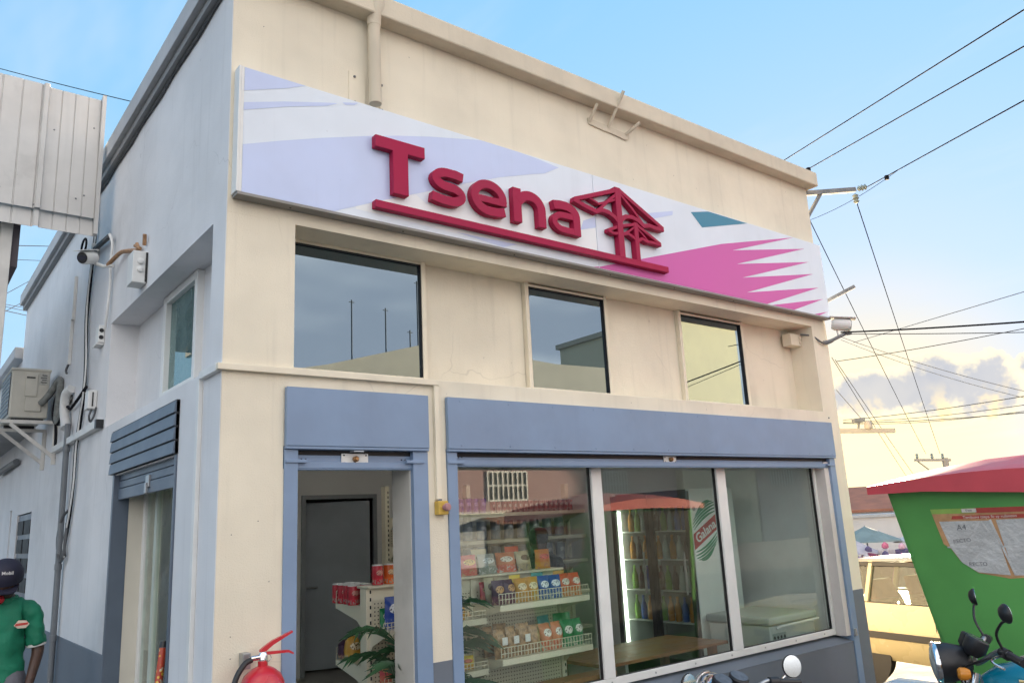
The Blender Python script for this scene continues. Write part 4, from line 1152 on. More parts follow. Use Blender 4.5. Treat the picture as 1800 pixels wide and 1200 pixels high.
# ---- tall gondola further back
tg = thing('tall_shelf', 'tall ivory wall shelf with cans at the back of the shop', 'shelf', (4, 3.4, FZ))
TX0, TX1, TY = 2.85, 5.4, 3.42
for xx in (TX0, 3.9, TX1):
    f = MB(); f.box(xx, xx + .05, TY - .03, TY + .05, FZ, 2.20); up_ = f.build('upright', SHELF, tg)
    if xx == TX0:
        for i in range(30):
            s2 = MB(); s2.box(xx + .030, xx + .042, TY - .0325, TY - .0305, .70 + i * .049, .725 + i * .049); s2.build('slot', GASKET, up_)
f = MB(); f.box(TX0 + .05, TX1, TY - .004, TY + .004, FZ, 1.75); f.build('back_panel', PEG, tg)
tsh = []
for z in (.55, .95, 1.30, 1.58, 1.87):
    tsh.append(shelf(tg, TX0 + .04, TX1, TY - .02, TY - .36, z))
CANS['violet'] = can_proto('drink_can', .045, .17, can_mat('can_violet', (.10, .03, .26), (.3, .2, .6)), STEEL)
CANS['dark'] = can_proto('drink_can', .030, .13, can_mat('can_dark', (.18, .05, .05), (.45, .40, .38)), STEEL)
CANS['steel'] = can_proto('drink_can', .04, .14, can_mat('can_steel', (.22, .24, .28), (.5, .5, .55)), STEEL)
for i in range(5):
    put_can('violet', 3.55 + i * .10, TY - .25, 1.872, '%s violet can on the top of the tall shelf' % ORD[i] + ', counting from the left', 'violet cans on the tall shelf')
for i in range(16):
    put_can('dark', 4.10 + i * .078, TY - .25, 1.872, '%s slim dark can from the left on the tall top shelf' % ORD[i], 'slim cans on the tall shelf')
for j, z in enumerate((1.31, 1.59, .96)):
    for i in range(12):
        put_can('steel' if j < 2 else 'red', 2.98 + i * .19, TY - .25, z, '%s %s from the left in the %s row of the tall shelf' % (ORD[i], 'grey can' if j < 2 else 'red tube', ('middle', 'upper', 'lowest stocked')[j]), 'tall shelf row %d' % j, s=1.4)

# ---- drinks cooler
fg = thing('drinks_cooler', 'tall white drinks cooler with a lit glass door and striped logo', 'cooler', (5.2, 1.6, FZ))
FW = mat('cooler_white', (.80, .84, .81), .4, .03, 3)
FX0, FX1, FY0, FY1, FT = 4.83, 5.57, 1.0, 2.06, 1.995
f = MB(); f.box(FX0 + .06, FX1, FY0, FY0 + .045, FZ + .02, FT); sp_ = f.build('side_panel', FW, fg, bevel=.005)
f = MB(); f.box(FX0 + .06, FX1, FY1 - .045, FY1, FZ + .02, FT); f.build('side_panel', FW, fg, bevel=.005)
f = MB(); f.box(FX1 - .05, FX1, FY0 + .045, FY1 - .045, FZ + .02, FT); f.build('back_panel', mat('cooler_back', (.10, .12, .13), .5, .1, 4), fg)
f = MB(); f.box(FX0 + .06, FX1, FY0 + .045, FY1 - .045, FT - .16, FT - .002); f.build('top_panel', BLACK, fg)
f = MB(); f.box(FX0 + .06, FX1, FY0 + .045, FY1 - .045, FZ + .02, FZ + .28); f.build('machine_base', BLACK, fg)
ymid = (FY0 + FY1) / 2
for a, b_ in ((FY0 + .005, ymid - .003), (ymid + .003, FY1 - .005)):
    dd = MB(); dd.box(FX0 + .02, FX0 + .055, a, a + .05, FZ + .28, FT - .16); dd.box(FX0 + .02, FX0 + .055, b_ - .05, b_, FZ + .28, FT - .16)
    dd.box(FX0 + .02, FX0 + .055, a, b_, FZ + .22, FZ + .28); dd.box(FX0 + .02, FX0 + .055, a, b_, FT - .16, FT - .02)
    do = dd.build('door_frame', BLACK, fg)
    f = MB(); f.box(FX0 + .03, FX0 + .036, a + .05, b_ - .05, FZ + .28, FT - .16); f.build('pane', GLASS, do)
    f = MB(); f.tube([(FX0 - .01, a + .07, 1.0), (FX0 - .01, a + .07, 1.4)], .012, 8); f.build('handle', STEEL, do)
LED = emit('cooler_light', (1.0, 1.0, .82), 1.1)
f = MB(); f.box(FX0 + .07, FX0 + .09, FY1 - .075, FY1 - .05, FZ + .30, FT - .18); f.build('light_strip', LED, fg)
for z in (.72, 1.02, 1.32, 1.6):
    f = MB(); f.box(FX0 + .11, FX1 - .06, FY0 + .05, FY1 - .05, z - .01, z); f.build('shelf', WHITEP, fg)
BOT = {'clear': (.45, .5, .48), 'orange': (.55, .22, .03), 'cola': (.05, .02, .015), 'lime': (.18, .35, .05), 'blue': (.03, .10, .40)}
bmesh_ = MB().lathe([(.028, 0), (.032, .01), (.032, .12), (.026, .155), (.012, .185), (.012, .215), (.014, .216), (.014, .235)], (0, 0, 0), (0, 0, 1), 10)
pro = {}
for z in (.72, 1.02, 1.32, 1.6):
    for i in range(10):
        k = random.choice(list(BOT))
        if k not in pro:
            o = bmesh_.build('drink_bottle', mat('bottle_' + k, BOT[k], .2, .1, 9), None, True); pro[k] = o
            for md in list(o.modifiers):
                o.modifiers.remove(md)
        else:
            o = pro[k].copy(); COL.objects.link(o)
        o.location = (FX0 + .19, FY0 + .11 + i * .092, z); o.scale = (1, 1, 1.0)
        tag(o, '%s drink bottle, %s from the near end on the %s cooler shelf' % (k, ORD[i], {.72: 'lowest', 1.02: 'second', 1.32: 'third', 1.6: 'top'}[z]), 'bottle', '%s bottles inside the drinks cooler' % k)
# logo on the side panel: green strokes, red slanted plate, lettering
LGX, LGY = FX0 + .06, FY0 - .0015
pl = MB(); pl.box(LGX + .005, FX1 - .14, FY0 - .001, FY0 - .0003, 1.30, 1.82); logo = pl.build('logo_sticker', mat('sticker_white', (.88, .90, .88), .4, .02, 3), sp_)
GRN = mat('logo_green', (.015, .25, .11), .4, .05, 5); RDL = mat('logo_red', (.50, .035, .035), .4, .05, 5)
cxl, czl = 5.085, 1.58
for i, (dz, hw) in enumerate(((.105, .17), (.135, .185), (.165, .185), (.195, .17), (.222, .14), (.245, .10), (-.105, .17), (-.135, .18), (-.165, .17), (-.195, .14), (-.22, .10))):
    f = MB(); sl = .55; pts = []
    for k in range(9):
        t_ = -1 + k / 4; pts.append((cxl + hw * t_, czl + dz + sl * hw * t_ * .9 + .03 * (1 - t_ * t_) * (1 if dz > 0 else -1)))
    f.stroke(pts, [.004 + .018 * math.sin(math.pi * (k + .5) / 9) for k in range(9)], LGY - .0008, LGY - .0002); f.build('stroke', GRN, logo)
f = MB(); hw = .19; sl = .5
f.add([(cxl - hw, LGY - .0014, czl - sl * hw - .075), (cxl + hw, LGY - .0014, czl + sl * hw - .075), (cxl + hw, LGY - .0014, czl + sl * hw + .075), (cxl - hw, LGY - .0014, czl - sl * hw + .075)], [(0, 1, 2, 3)]); f.build('plate', RDL, logo)
text('lettering', 'Galana', .125, mat('logo_white', (.82, .82, .80), .4, .02, 3), logo, (cxl, LGY - .0022, czl), (1, 0, .5), (0, 0, 1), off=.003)
f = MB(); f.lathe([(.022, 0), (.022, .004), (.014, .004), (.014, .007)], (LGX + .045, FY0 - .0005, 1.80), (0, -1, 0), 14); f.build('lock', STEEL, fg)

# ---- chest freezer
cf = thing('chest_freezer', 'white chest freezer with a grey lid below the right window pane', 'freezer', (5.25, .6, FZ))
FRZ = mat('freezer_grey', (.52, .56, .55), .45, .04, 3)
f = MB(); f.box(4.90, 5.60, .26, .92, FZ + .03, .755); f.build('cabinet', FRZ, cf, bevel=.012)
f = MB(); f.box(4.875, 5.615, .235, .94, .762, .83); f.build('lid', mat('freezer_lid', (.38, .42, .41), .45, .04, 3), cf, bevel=.018)
f = MB(); f.tube([(4.95, .222, .735), (5.0, .205, .752), (5.30, .205, .755), (5.58, .205, .76)], .011, 8); f.build('handle', WHITEP, cf, smooth=True)
f = MB(); f.box(4.93, 5.13, .256, .259, .50, .69); pl = f.build('badge_panel', mat('freezer_badge', (.30, .36, .35), .5, .1, 9), cf)
for i in range(4):
    for j in range(2):
        g = MB(); g.lathe([(.014, 0), (.014, .001)], (4.955 + i * .05, .2555, .655 - j * .06), (0, -1, 0), 10); g.build('symbol', WHITEP if j else BLACK, pl)
f = MB(); f.lathe([(.07, 0), (.07, .001)], (4.897, .62, .56), (-1, 0, 0), 20); rd = f.build('round_badge', WHITEP, cf)
text('lettering', 'A', .09, mat('badge_teal', (.03, .28, .26), .5, .05, 5), rd, (4.8945, .62, .56), (0, -1, 0), (0, 0, 1), off=.002)

# ---- wooden table by the window
WOOD = mat('varnished_wood', (.26, .115, .055), .4, .25, 5, .1, 40)
tb = thing('wooden_table', 'brown varnished wooden table inside the shop window', 'table', (3.6, .7, FZ))
for i in range(4):
    f = MB(); f.box(2.95, 4.40 - .02 * (i % 2), .33 + i * .165, .33 + i * .165 + .162, .675, .70); f.build('plank', WOOD, tb, bevel=.002)
for xx in (3.05, 4.25):
    for yy in (.38, .92):
        f = MB(); f.box(xx, xx + .06, yy, yy + .06, FZ, .674); f.build('leg', WOOD, tb)
bn = thing('display_bench', 'low brown wooden bench in front of the gondola', 'bench', (2.2, .28, FZ))
f = MB(); f.box(1.55, 2.93, .19, .335, .655, .685); f.build('top', WOOD, bn)
for xx in (1.6, 2.8):
    f = MB(); f.box(xx, xx + .05, .22, .30, FZ, .654); f.build('leg', WOOD, bn)

# ---- palm
LEAF = mat('palm_leaf', (.035, .10, .04), .4, .35, 6)
pt = thing('potted_palm', 'green potted palm standing between the door and the window', 'plant', (1.40, .36, FZ))
f = MB(); f.lathe([(.10, 0), (.13, .02), (.16, .28), (.17, .30), (.15, .30), (.14, .27)], (1.40, .36, FZ), (0, 0, 1), 18); f.build('pot', mat('clay_pot', (.30, .13, .07), .7, .2, 6), pt, smooth=True)
rnd = random.Random(3)
for k in range(24):
    a = k * 2.4 + rnd.uniform(-.3, .3); ln = rnd.uniform(.34, .56); zt_ = rnd.uniform(.60, 1.40); dx_, dy_ = math.cos(a), math.sin(a) * .30
    base = Vector((1.40, .36, FZ + .27)); mid = Vector((1.40 + dx_ * .06, .36 + dy_ * .06, zt_ - .02)); tip = Vector((1.40 + dx_ * ln, .36 + dy_ * ln, zt_ - .02 - rnd.uniform(.02, .16)))
    spine = []
    for t_ in range(11):
        t = t_ / 10; spine.append(base * (1 - t) ** 2 + mid * 2 * t * (1 - t) * 1.0 + tip * t * t)
    f = MB(); f.tube(spine, [.006 * (1 - .7 * i / 10) for i in range(11)], 5)
    for i in range(3, 11):
        p_ = spine[i]; dr_ = (spine[i] - spine[i - 1]).normalized(); sd_ = dr_.cross(Vector((0, 0, 1))).normalized(); L = .20 * (1 - .45 * abs(i - 6) / 5)
        for sg in (-1, 1):
            for q in (0, .5):
                pp = p_ + (spine[i] - spine[i - 1]) * q
                e = pp + (dr_ * .75 + sd_ * sg * .75 - Vector((0, 0, .30 + rnd.uniform(0, .25)))) * L; wv = dr_.cross(Vector((0, 0, 1))).cross(e - pp).normalized() * .011
                m_ = pp.lerp(e, .45) + Vector((0, 0, .012))
                f.add([pp, m_ + wv, e, m_ - wv], [(0, 1, 2), (0, 2, 3)])
    f.build('frond', LEAF, pt, fix=False)

# ================================================================== PEOPLE
def skin(name, joints, links, m, parent, sub=2):
    """continuous figure: joints {key: ((x,y,z), (rx,ry))}; grown with a Skin modifier"""
    keys = list(joints); me = bpy.data.meshes.new(name)
    me.from_pydata([joints[k][0] for k in keys], [(keys.index(a), keys.index(b)) for a, b in links], []); me.materials.append(m)
    o = bpy.data.objects.new(name, me); COL.objects.link(o); o.parent = parent
    o.modifiers.new('skin', 'SKIN').use_smooth_shade = True
    for i, k in enumerate(keys):
        r = joints[k][1]; r = r if isinstance(r, tuple) else (r, r)
        me.skin_vertices[0].data[i].radius = r
        me.skin_vertices[0].data[i].use_root = (i == 0)
    sb = o.modifiers.new('sub', 'SUBSURF'); sb.levels = sub; sb.render_levels = sub
    return o


def chain(*ks):
    return [(ks[i], ks[i + 1]) for i in range(len(ks) - 1)]


def person(label, loc, rz, skinm, shirt, pants, hair, cap=None, bow=1.0, shirt_trim=None):
    """stands at loc facing local -Y, head bowed by 'bow'"""
    t = thing('person', label, 'person', loc); t.rotation_euler = (0, 0, rz); t['_o'] = (0, 0, 0)
    b = bow
    J = {'pelvis': ((0, 0, .93), (.135, .105)), 'waist': ((0, .005, 1.06), (.125, .095)), 'chest': ((0, .0, 1.24), (.15, .105)), 'collar': ((0, .012, 1.365), (.095, .07)),
         'neck': ((0, -.012 * b, 1.43), .052), 'skull': ((0, -.035 - .03 * b, 1.50), (.074, .082)), 'crown': ((0, -.045 - .05 * b, 1.575), (.082, .094)), 'top': ((0, -.03 - .05 * b, 1.625), (.055, .065))}
    Lk = chain('pelvis', 'waist', 'chest', 'collar', 'neck', 'skull', 'crown', 'top')
    J['nose'] = ((0, -.12 - .05 * b, 1.515), .014); Lk.append(('skull', 'nose'))
    for s_, n_ in ((1, 'l'), (-1, 'r')):
        J.update({'sh' + n_: ((.168 * s_, .01, 1.335), .056), 'el' + n_: ((.225 * s_, .03, 1.075), .042), 'wr' + n_: ((.185 * s_, -.09, .86), .028), 'pm' + n_: ((.165 * s_, -.125, .79), (.032, .020)),
                  'hip' + n_: ((.09 * s_, .0, .87), .088), 'kn' + n_: ((.105 * s_, -.015, .49), .058), 'an' + n_: ((.11 * s_, .02, .09), .040), 'toe' + n_: ((.125 * s_, -.14, .035), (.04, .03))})
        Lk += chain('collar', 'sh' + n_, 'el' + n_, 'wr' + n_, 'pm' + n_) + chain('pelvis', 'hip' + n_, 'kn' + n_, 'an' + n_, 'toe' + n_)
        for q, (dx_, dl) in enumerate(((-.024, .070), (-.008, .082), (.008, .078), (.024, .062))):
            base = Vector((.163 * s_ + dx_ * .3 * s_, -.130 + dx_ * .9, .765)); a = base + Vector((-.006 * s_, -.008, -dl * .55)); c = a + Vector((-.012 * s_, .010, -dl * .45))
            J['f%d%s' % (q, n_)] = (tuple(base), .010); J['g%d%s' % (q, n_)] = (tuple(a), .009); J['h%d%s' % (q, n_)] = (tuple(c), .007)
            Lk += chain('pm' + n_, 'f%d%s' % (q, n_), 'g%d%s' % (q, n_), 'h%d%s' % (q, n_))
        J['th' + n_] = ((.150 * s_, -.160, .800), .011); J['ti' + n_] = ((.140 * s_, -.178, .765), .008); Lk += chain('pm' + n_, 'th' + n_, 'ti' + n_)
    skin('body', J, Lk, skinm, t)
    # shirt
    K = {'w00': ((0, .004, .80), (.150, .120)), 'w0': ((0, .005, .93), (.155, .122)), 'w1': ((0, .005, 1.08), (.146, .115)), 'w2': ((0, -.002, 1.24), (.155, .122)), 'w3': ((0, .012, 1.36), (.125, .098)), 'w4': ((0, .0, 1.405), (.068, .062))}
    M_ = chain('w00', 'w0', 'w1', 'w2', 'w3', 'w4')
    for s_, n_ in ((1, 'l'), (-1, 'r')):
        K.update({'s0' + n_: ((.095 * s_, .012, 1.362), .080), 's' + n_: ((.165 * s_, .01, 1.330), .074), 'm' + n_: ((.186 * s_, .016, 1.23), .067), 'e' + n_: ((.210 * s_, .024, 1.09), .068)}); M_ += chain('w3', 's0' + n_, 's' + n_, 'm' + n_, 'e' + n_)
    sh = skin('shirt', K, M_, shirt, t)
    if shirt_trim:
        for s_ in (1, -1):
            f = MB(); f.lathe([(.040, 0), (.0615, .002), (.064, .020), (.050, .022)], (.2085 * s_, .0235, 1.098), (-.15 * s_, -.06, 1), 18); f.build('sleeve_trim', shirt_trim, sh, True, local=True)
    f = MB(); f.tube([(.075 * math.sin(q * .5) , .012 - .062 * math.cos(q * .5) - (.03 if q in (0, 1, 11, 12) else 0), 1.408 + .022 * (1 - math.cos(q * .5)) * .5) for q in range(13)], .016, 7, True, 1.5); f.build('collar', shirt, sh, True, local=True)
    tx = bpy.data.textures.get('folds') or bpy.data.textures.new('folds', 'CLOUDS'); tx.noise_scale = .09; tx.noise_depth = 2
    dm = sh.modifiers.new('folds', 'DISPLACE'); dm.texture = tx; dm.strength = .045; dm.mid_level = .5; sh.modifiers['sub'].render_levels = 3; sh.modifiers['sub'].levels = 3
    K = {'p0': ((0, .0, 1.02), (.138, .108)), 'p1': ((0, .0, .90), (.150, .118))}; M_ = chain('p1', 'p0')
    for s_, n_ in ((1, 'l'), (-1, 'r')):
        K.update({'h' + n_: ((.092 * s_, 0, .83), .104), 'k' + n_: ((.107 * s_, -.015, .49), .078), 'a' + n_: ((.112 * s_, .015, .10), .070)}); M_ += chain('p1', 'h' + n_, 'k' + n_, 'a' + n_)
    K = {k: K[k] for k in ['p1', 'p0'] + [k for k in K if k not in ('p0', 'p1')]}
    tr = skin('trousers', K, M_, pants, t); dm = tr.modifiers.new('folds', 'DISPLACE'); dm.texture = tx; dm.strength = .03; dm.mid_level = .5; tr.modifiers['sub'].render_levels = 3
    for s_ in (1, -1):
        f = MB(); f.obox((.122 * s_, -.06, .04), (0, 1, 0), (1, 0, 0), (0, 0, 1), .27, .095, .08); f.build('shoe', BLACK, t, bevel=.02, local=True)
        f = MB(); f.lathe([(.002, -.012), (.022, -.006), (.024, .004), (.002, .01)], (.074 * s_, -.03 - .04 * b, 1.525), (s_, .2, 0), 10); f.build('ear', skinm, t, True, local=True)
        f = MB(); f.lathe([(.011, 0), (.009, .005), (.002, .008)], (.03 * s_, -.108 - .055 * b, 1.548), (0, -1, 0), 10); f.build('eye', LAB, t, True, local=True)
    f = MB(); f.tube([(-.025, -.102 - .045 * b, 1.478), (0, -.108 - .045 * b, 1.476), (.025, -.102 - .045 * b, 1.478)], .006, 6); f.build('mouth', skinm, t, True, local=True)
    ctr = Vector((0, -.045 - .05 * b, 1.585)); ax_ = Vector((0, -.42 * b, 1)).normalized()
    if cap:
        f = MB(); f.lathe([(.108, -.035), (.111, .0), (.107, .035), (.085, .075), (.045, .098), (.004, .104)], ctr, ax_, 22); cp = f.build('cap', cap, t, True, local=True)
        f = MB(); fw = Vector((0, -1, -.42 * b - .25)).normalized(); sd_ = Vector((1, 0, 0)); k0 = ctr - ax_ * .022
        ps = [(-.085, .05), (-.075, .12), (-.045, .155), (0, .168), (.045, .155), (.075, .12), (.085, .05)]
        f.v = [tuple(k0 + sd_ * a + fw * q - ax_ * (abs(a) * .25)) for a, q in ps] + [tuple(k0 + sd_ * a + fw * q - ax_ * (abs(a) * .25 + .006)) for a, q in ps]
        f.f = [tuple(range(7)), tuple(range(13, 6, -1))] + [(i, i + 1, i + 8, i + 7) for i in range(6)] + [(6, 0, 7, 13)]; f.build('brim', cap, cp, local=True)
        zc_ = ctr + ax_ * .012 + Vector((0, -.115, 0))
        text('lettering', 'Mobil', .030, LAB, cp, tuple(zc_ + Vector((.02, .0, -.0))), (1, 0, 0), tuple(ax_ + Vector((0, .25, 0))), local=True, off=.0006)
    else:
        f = MB(); f.lathe([(.078, -.06), (.090, -.02), (.092, .02), (.078, .055), (.045, .078), (.004, .086)], ctr + Vector((0, .018, 0)), (0, .1, 1), 20); f.build('hair', hair, t, True, local=True)
    return t, sh


SKIN_D = mat('dark_skin', (.075, .038, .026), .5, .15, 20)
GREENS = mat('green_polo', (.008, .20, .11), .7, .12, 8, .3, 60)
man, msh = person('man in a green polo shirt and dark cap looking down beside the side wall', (-.625, 2.42, .0), R_(-10), SKIN_D, GREENS, mat('grey_trousers', (.17, .17, .20), .8, .2, 8, .4, 30), BLACK,
                  cap=mat('navy_cap', (.018, .018, .04), .7, .2, 20, .2, 90), bow=1.15, shirt_trim=LAB)
f = MB(); f.prism([(.075, 1.255), (.10, 1.235), (.145, 1.235), (.165, 1.258), (.145, 1.282), (.10, 1.285)], 'Y', -.152, -.136); bd = f.build('badge', mat('badge_cream', (.62, .52, .42), .6, .1, 9), msh, local=True)
f = MB(); f.prism([(.083, 1.250), (.155, 1.255), (.157, 1.270), (.085, 1.266)], 'Y', -.154, -.1525); f.build('badge_stripe', mat('badge_red', (.50, .05, .04), .6, .1, 9), bd, local=True)
f = MB(); f.lathe([(.008, -.025), (.03, -.018), (.04, .0), (.034, .02), (.008, .03)], (-.03, -.125, 1.425), (.2, -.5, 1), 12); sf = f.build('face_mask', mat('red_cloth', (.48, .02, .03), .8, .2, 15), man, True, local=True)
cust, _ = person('customer with dark hair and a black shirt inside the shop behind the gondola', (3.42, 1.55, FZ - .08), R_(165), SKIN_D, mat('black_shirt', (.03, .03, .035), .8, .2, 8), mat('dark_trousers', (.04, .04, .05), .8, .2, 8), mat('black_hair', (.008, .008, .008), .6, .2, 30), bow=.2)

# ================================================================== STREET SIDE, RIGHT
# ---- kiosk
kt = thing('market_kiosk', 'green fibreglass market kiosk with a pink-red curved roof', 'kiosk', (4.8, -1.9, -.02))
KG = mat('kiosk_green', (.125, .40, .10), .42, .12, 1.6, .06, 30, stain=.12)
KR = mat('kiosk_red', (.58, .065, .08), .45, .10, 2, stain=.15)
A0 = Vector((4.22, -1.30, 0)); A1 = Vector((4.36, -2.75, 0)); ud = (A1 - A0).normalized(); nd = Vector((-ud.y, ud.x, 0))
if nd.x > 0:
    nd = -nd          # outward normal of the visible face
BK = -nd
ZT = 1.83


def kp(s_, dpt, z):
    """s: along the face from its near-shop corner, dpt: depth into the kiosk; walls lean out towards the top"""
    tp = (ZT - z)
    return A0 + ud * s_ + BK * dpt + Vector((0, 0, z)) + BK * (tp * .10) + ud * (tp * .17 * (1 - min(1, s_ / .75)))


f = MB(); W_, D_ = 1.45, 1.25
zs_ = [.0, .5, 1.0, 1.5, ZT]
ring = []
for z in zs_:
    c_ = []
    for s_, d_ in ((.0, D_), (.0, .06), (.015, .02), (.06, 0), (W_ - .06, 0), (W_ - .015, .02), (W_, .06), (W_, D_)):
        c_.append(kp(s_, d_, z))
    ring.append(c_)
f.v = [tuple(p_) for c_ in ring for p_ in c_]
for j in range(len(zs_) - 1):
    for i in range(8):
        f.f.append((j * 8 + i, j * 8 + (i + 1) % 8, (j + 1) * 8 + (i + 1) % 8, (j + 1) * 8 + i))
f.f += [tuple(range(8)), tuple(range(39, 31, -1))]
f.build('body', KG, kt, True)
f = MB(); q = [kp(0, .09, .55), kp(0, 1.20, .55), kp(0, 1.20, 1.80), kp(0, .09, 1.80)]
f.add([p_ - ud * .004 for p_ in q] + [p_ + ud * .01 for p_ in q], [(0, 1, 2, 3), (7, 6, 5, 4), (0, 4, 5, 1), (1, 5, 6, 2), (2, 6, 7, 3), (3, 7, 4, 0)]); f.build('hatch_shade_panel', mat('hatch_shade', (.03, .035, .04), .4, .3, 5), kt)  # dark panel instead of an opening, the kiosk's inner shade as colour
f = MB(); sec = []
ss2 = [-.075, -.03, .1, .3, .55, .8, 1.1, 1.45, 1.62]
for s_ in ss2:
    t_ = max(0, s_) / 1.62; crown = .10 * math.sin(math.pi * min(1, (s_ + .075) / 1.695)) ; low = ZT - .0 - .055 * max(0, min(1, (s_ - .3) / .8))
    sec.append([A0 + ud * s_ + BK * -.10 + Vector((0, 0, low - .01)), A0 + ud * s_ + BK * -.10 + Vector((0, 0, ZT + .045 + crown * .55)), A0 + ud * s_ + BK * .45 + Vector((0, 0, ZT + .10 + crown)),
                A0 + ud * s_ + BK * 1.0 + Vector((0, 0, ZT + .09 + crown * .8)), A0 + ud * s_ + BK * 1.36 + Vector((0, 0, ZT + .03)), A0 + ud * s_ + BK * 1.36 + Vector((0, 0, ZT - .02)), A0 + ud * s_ + BK * .6 + Vector((0, 0, ZT + .002))])
f.v = [tuple(p_) for c_ in sec for p_ in c_]; k7 = 7
for j in range(len(sec) - 1):
    for i in range(k7):
        f.f.append((j * k7 + i, j * k7 + (i + 1) % k7, (j + 1) * k7 + (i + 1) % k7, (j + 1) * k7 + i))
f.f += [tuple(range(k7)), tuple(range(len(sec) * k7 - 1, len(sec) * k7 - 1 - k7, -1))]
f.build('roof', KR, kt, True)


# poster and taped papers on the kiosk (flat print on the leaning face)
def kface(s_, z, off=.003):
    return kp(s_, 0, z) + nd * off


pst = thing('kiosk_poster', 'torn orange and green poster covered with taped plastic sheets on the kiosk', 'poster', tuple(kface(.5, 1.4)))
def face_poly(name, pts, m, parent, off):
    g = MB(); P_ = [kface(a, z, off) for a, z in pts]
    g.add(P_ + [q - nd * .0012 for q in P_], [tuple(range(len(P_))), tuple(range(2 * len(P_) - 1, len(P_) - 1, -1))] + [(i, (i + 1) % len(P_), (i + 1) % len(P_) + len(P_), i + len(P_)) for i in range(len(P_))])
    return g.build(name, m, parent)


PO = mat('poster_orange', (.55, .30, .14), .5, .2, 10); PG = mat('poster_green', (.30, .48, .10), .5, .15, 10); PR = mat('poster_red', (.48, .07, .05), .5, .15, 10)
PLAS = mat('cloudy_plastic', (.56, .55, .53), .22, .13, 5, .9, 26)
TAPE = mat('clear_tape', (.60, .59, .57), .2, .2, 20, .4, 30)
S0 = .27
sheet_ = face_poly('backing_sheet', [(S0, 1.70), (S0 + .90, 1.69), (S0 + .90, 1.275), (S0 + .55, 1.262), (S0 + .40, 1.252), (S0 + .20, 1.285), (S0 + .10, 1.36), (S0 + .06, 1.44), (S0 + .02, 1.47)], PO, pst, .003)
face_poly('header_band', [(S0, 1.70), (S0 + .28, 1.697), (S0 + .28, 1.665), (S0 + .003, 1.668)], PG, pst, .0052)
face_poly('header_band', [(S0 + .282, 1.697), (S0 + .90, 1.69), (S0 + .90, 1.660), (S0 + .282, 1.665)], PR, pst, .0052)
tl = face_poly('title_strip', [(S0 + .13, 1.652), (S0 + .60, 1.648), (S0 + .59, 1.625), (S0 + .12, 1.630)], PR, pst, .0052)


def ktext(txt, size, s_, z, m, parent, off, tilt=0.0, nm='lettering'):
    upv = (kface(s_, z + .1, 0) - kface(s_, z, 0)).normalized()
    text(nm, txt, size, m, parent, tuple(kface(s_, z, off)), tuple(ud + upv * tilt), tuple(upv))


INK = mat('pale_ink', (.75, .70, .62), .6, .05, 5); PEN = mat('grey_pen', (.17, .17, .18), .6, .1, 9)
ktext('Tambony tsapa fo sy vulaneso', .026, S0 + .36, 1.639, INK, tl, .0072)
f_ = face_poly('logo_tab', [(S0 + .20, 1.695), (S0 + .29, 1.694), (S0 + .29, 1.670), (S0 + .20, 1.671)], INK, pst, .0068); ktext('free', .024, S0 + .245, 1.683, PEN, f_, .0085)
PL_ = [((S0 + .035, 1.618), (S0 + .365, 1.615), (S0 + .385, 1.452), (S0 + .06, 1.455)), ((S0 + .395, 1.618), (S0 + .88, 1.625), (S0 + .88, 1.453), (S0 + .412, 1.453)),
       ((S0 + .06, 1.449), (S0 + .388, 1.447), (S0 + .41, 1.272), (S0 + .20, 1.29), (S0 + .11, 1.35)), ((S0 + .415, 1.446), (S0 + .88, 1.447), (S0 + .88, 1.285), (S0 + .435, 1.272))]
for i, q in enumerate(PL_):
    pp_ = face_poly('plastic_sleeve', q, PLAS, pst, .0052 + .0005 * i)
    c_ = ((q[0][0] + q[1][0]) / 2, (q[0][1] + q[2][1]) / 2)
    if i != 2:
        ktext('A4', .05, c_[0] - (.0 if i else .03), c_[1] + .04 - (.03 if i == 3 else 0), PEN, pp_, .0085, .05)
    if i == 0:
        ktext('RECTO', .034, c_[0] - .05, c_[1] - .045, PEN, pp_, .0085, .1)
    if i == 2:
        ktext('RECTO', .034, c_[0] - .01, c_[1] - .02, PEN, pp_, .0085, .02)
for (a, b_, c2, d2, w_) in ((S0 + .29, 1.61, S0 + .18, 1.46, .014), (S0 + .30, 1.61, S0 + .39, 1.45, .012), (S0 + .04, 1.45, S0 + .88, 1.452, .010), (S0 + .36, 1.62, S0 + .44, 1.28, .014)):
    dv = Vector((c2 - a, d2 - b_)).normalized(); nv = Vector((-dv.y, dv.x)) * w_ / 2
    face_poly('tape', [(a + nv.x, b_ + nv.y), (c2 + nv.x, d2 + nv.y), (c2 - nv.x, d2 - nv.y), (a - nv.x, b_ - nv.y)], TAPE, pst, .0078)
f = MB(); q = kface(.40, 1.19, 0); f.lathe([(.008, 0), (.006, .006)], q, nd, 8); f.build('rivet', KG, kt)

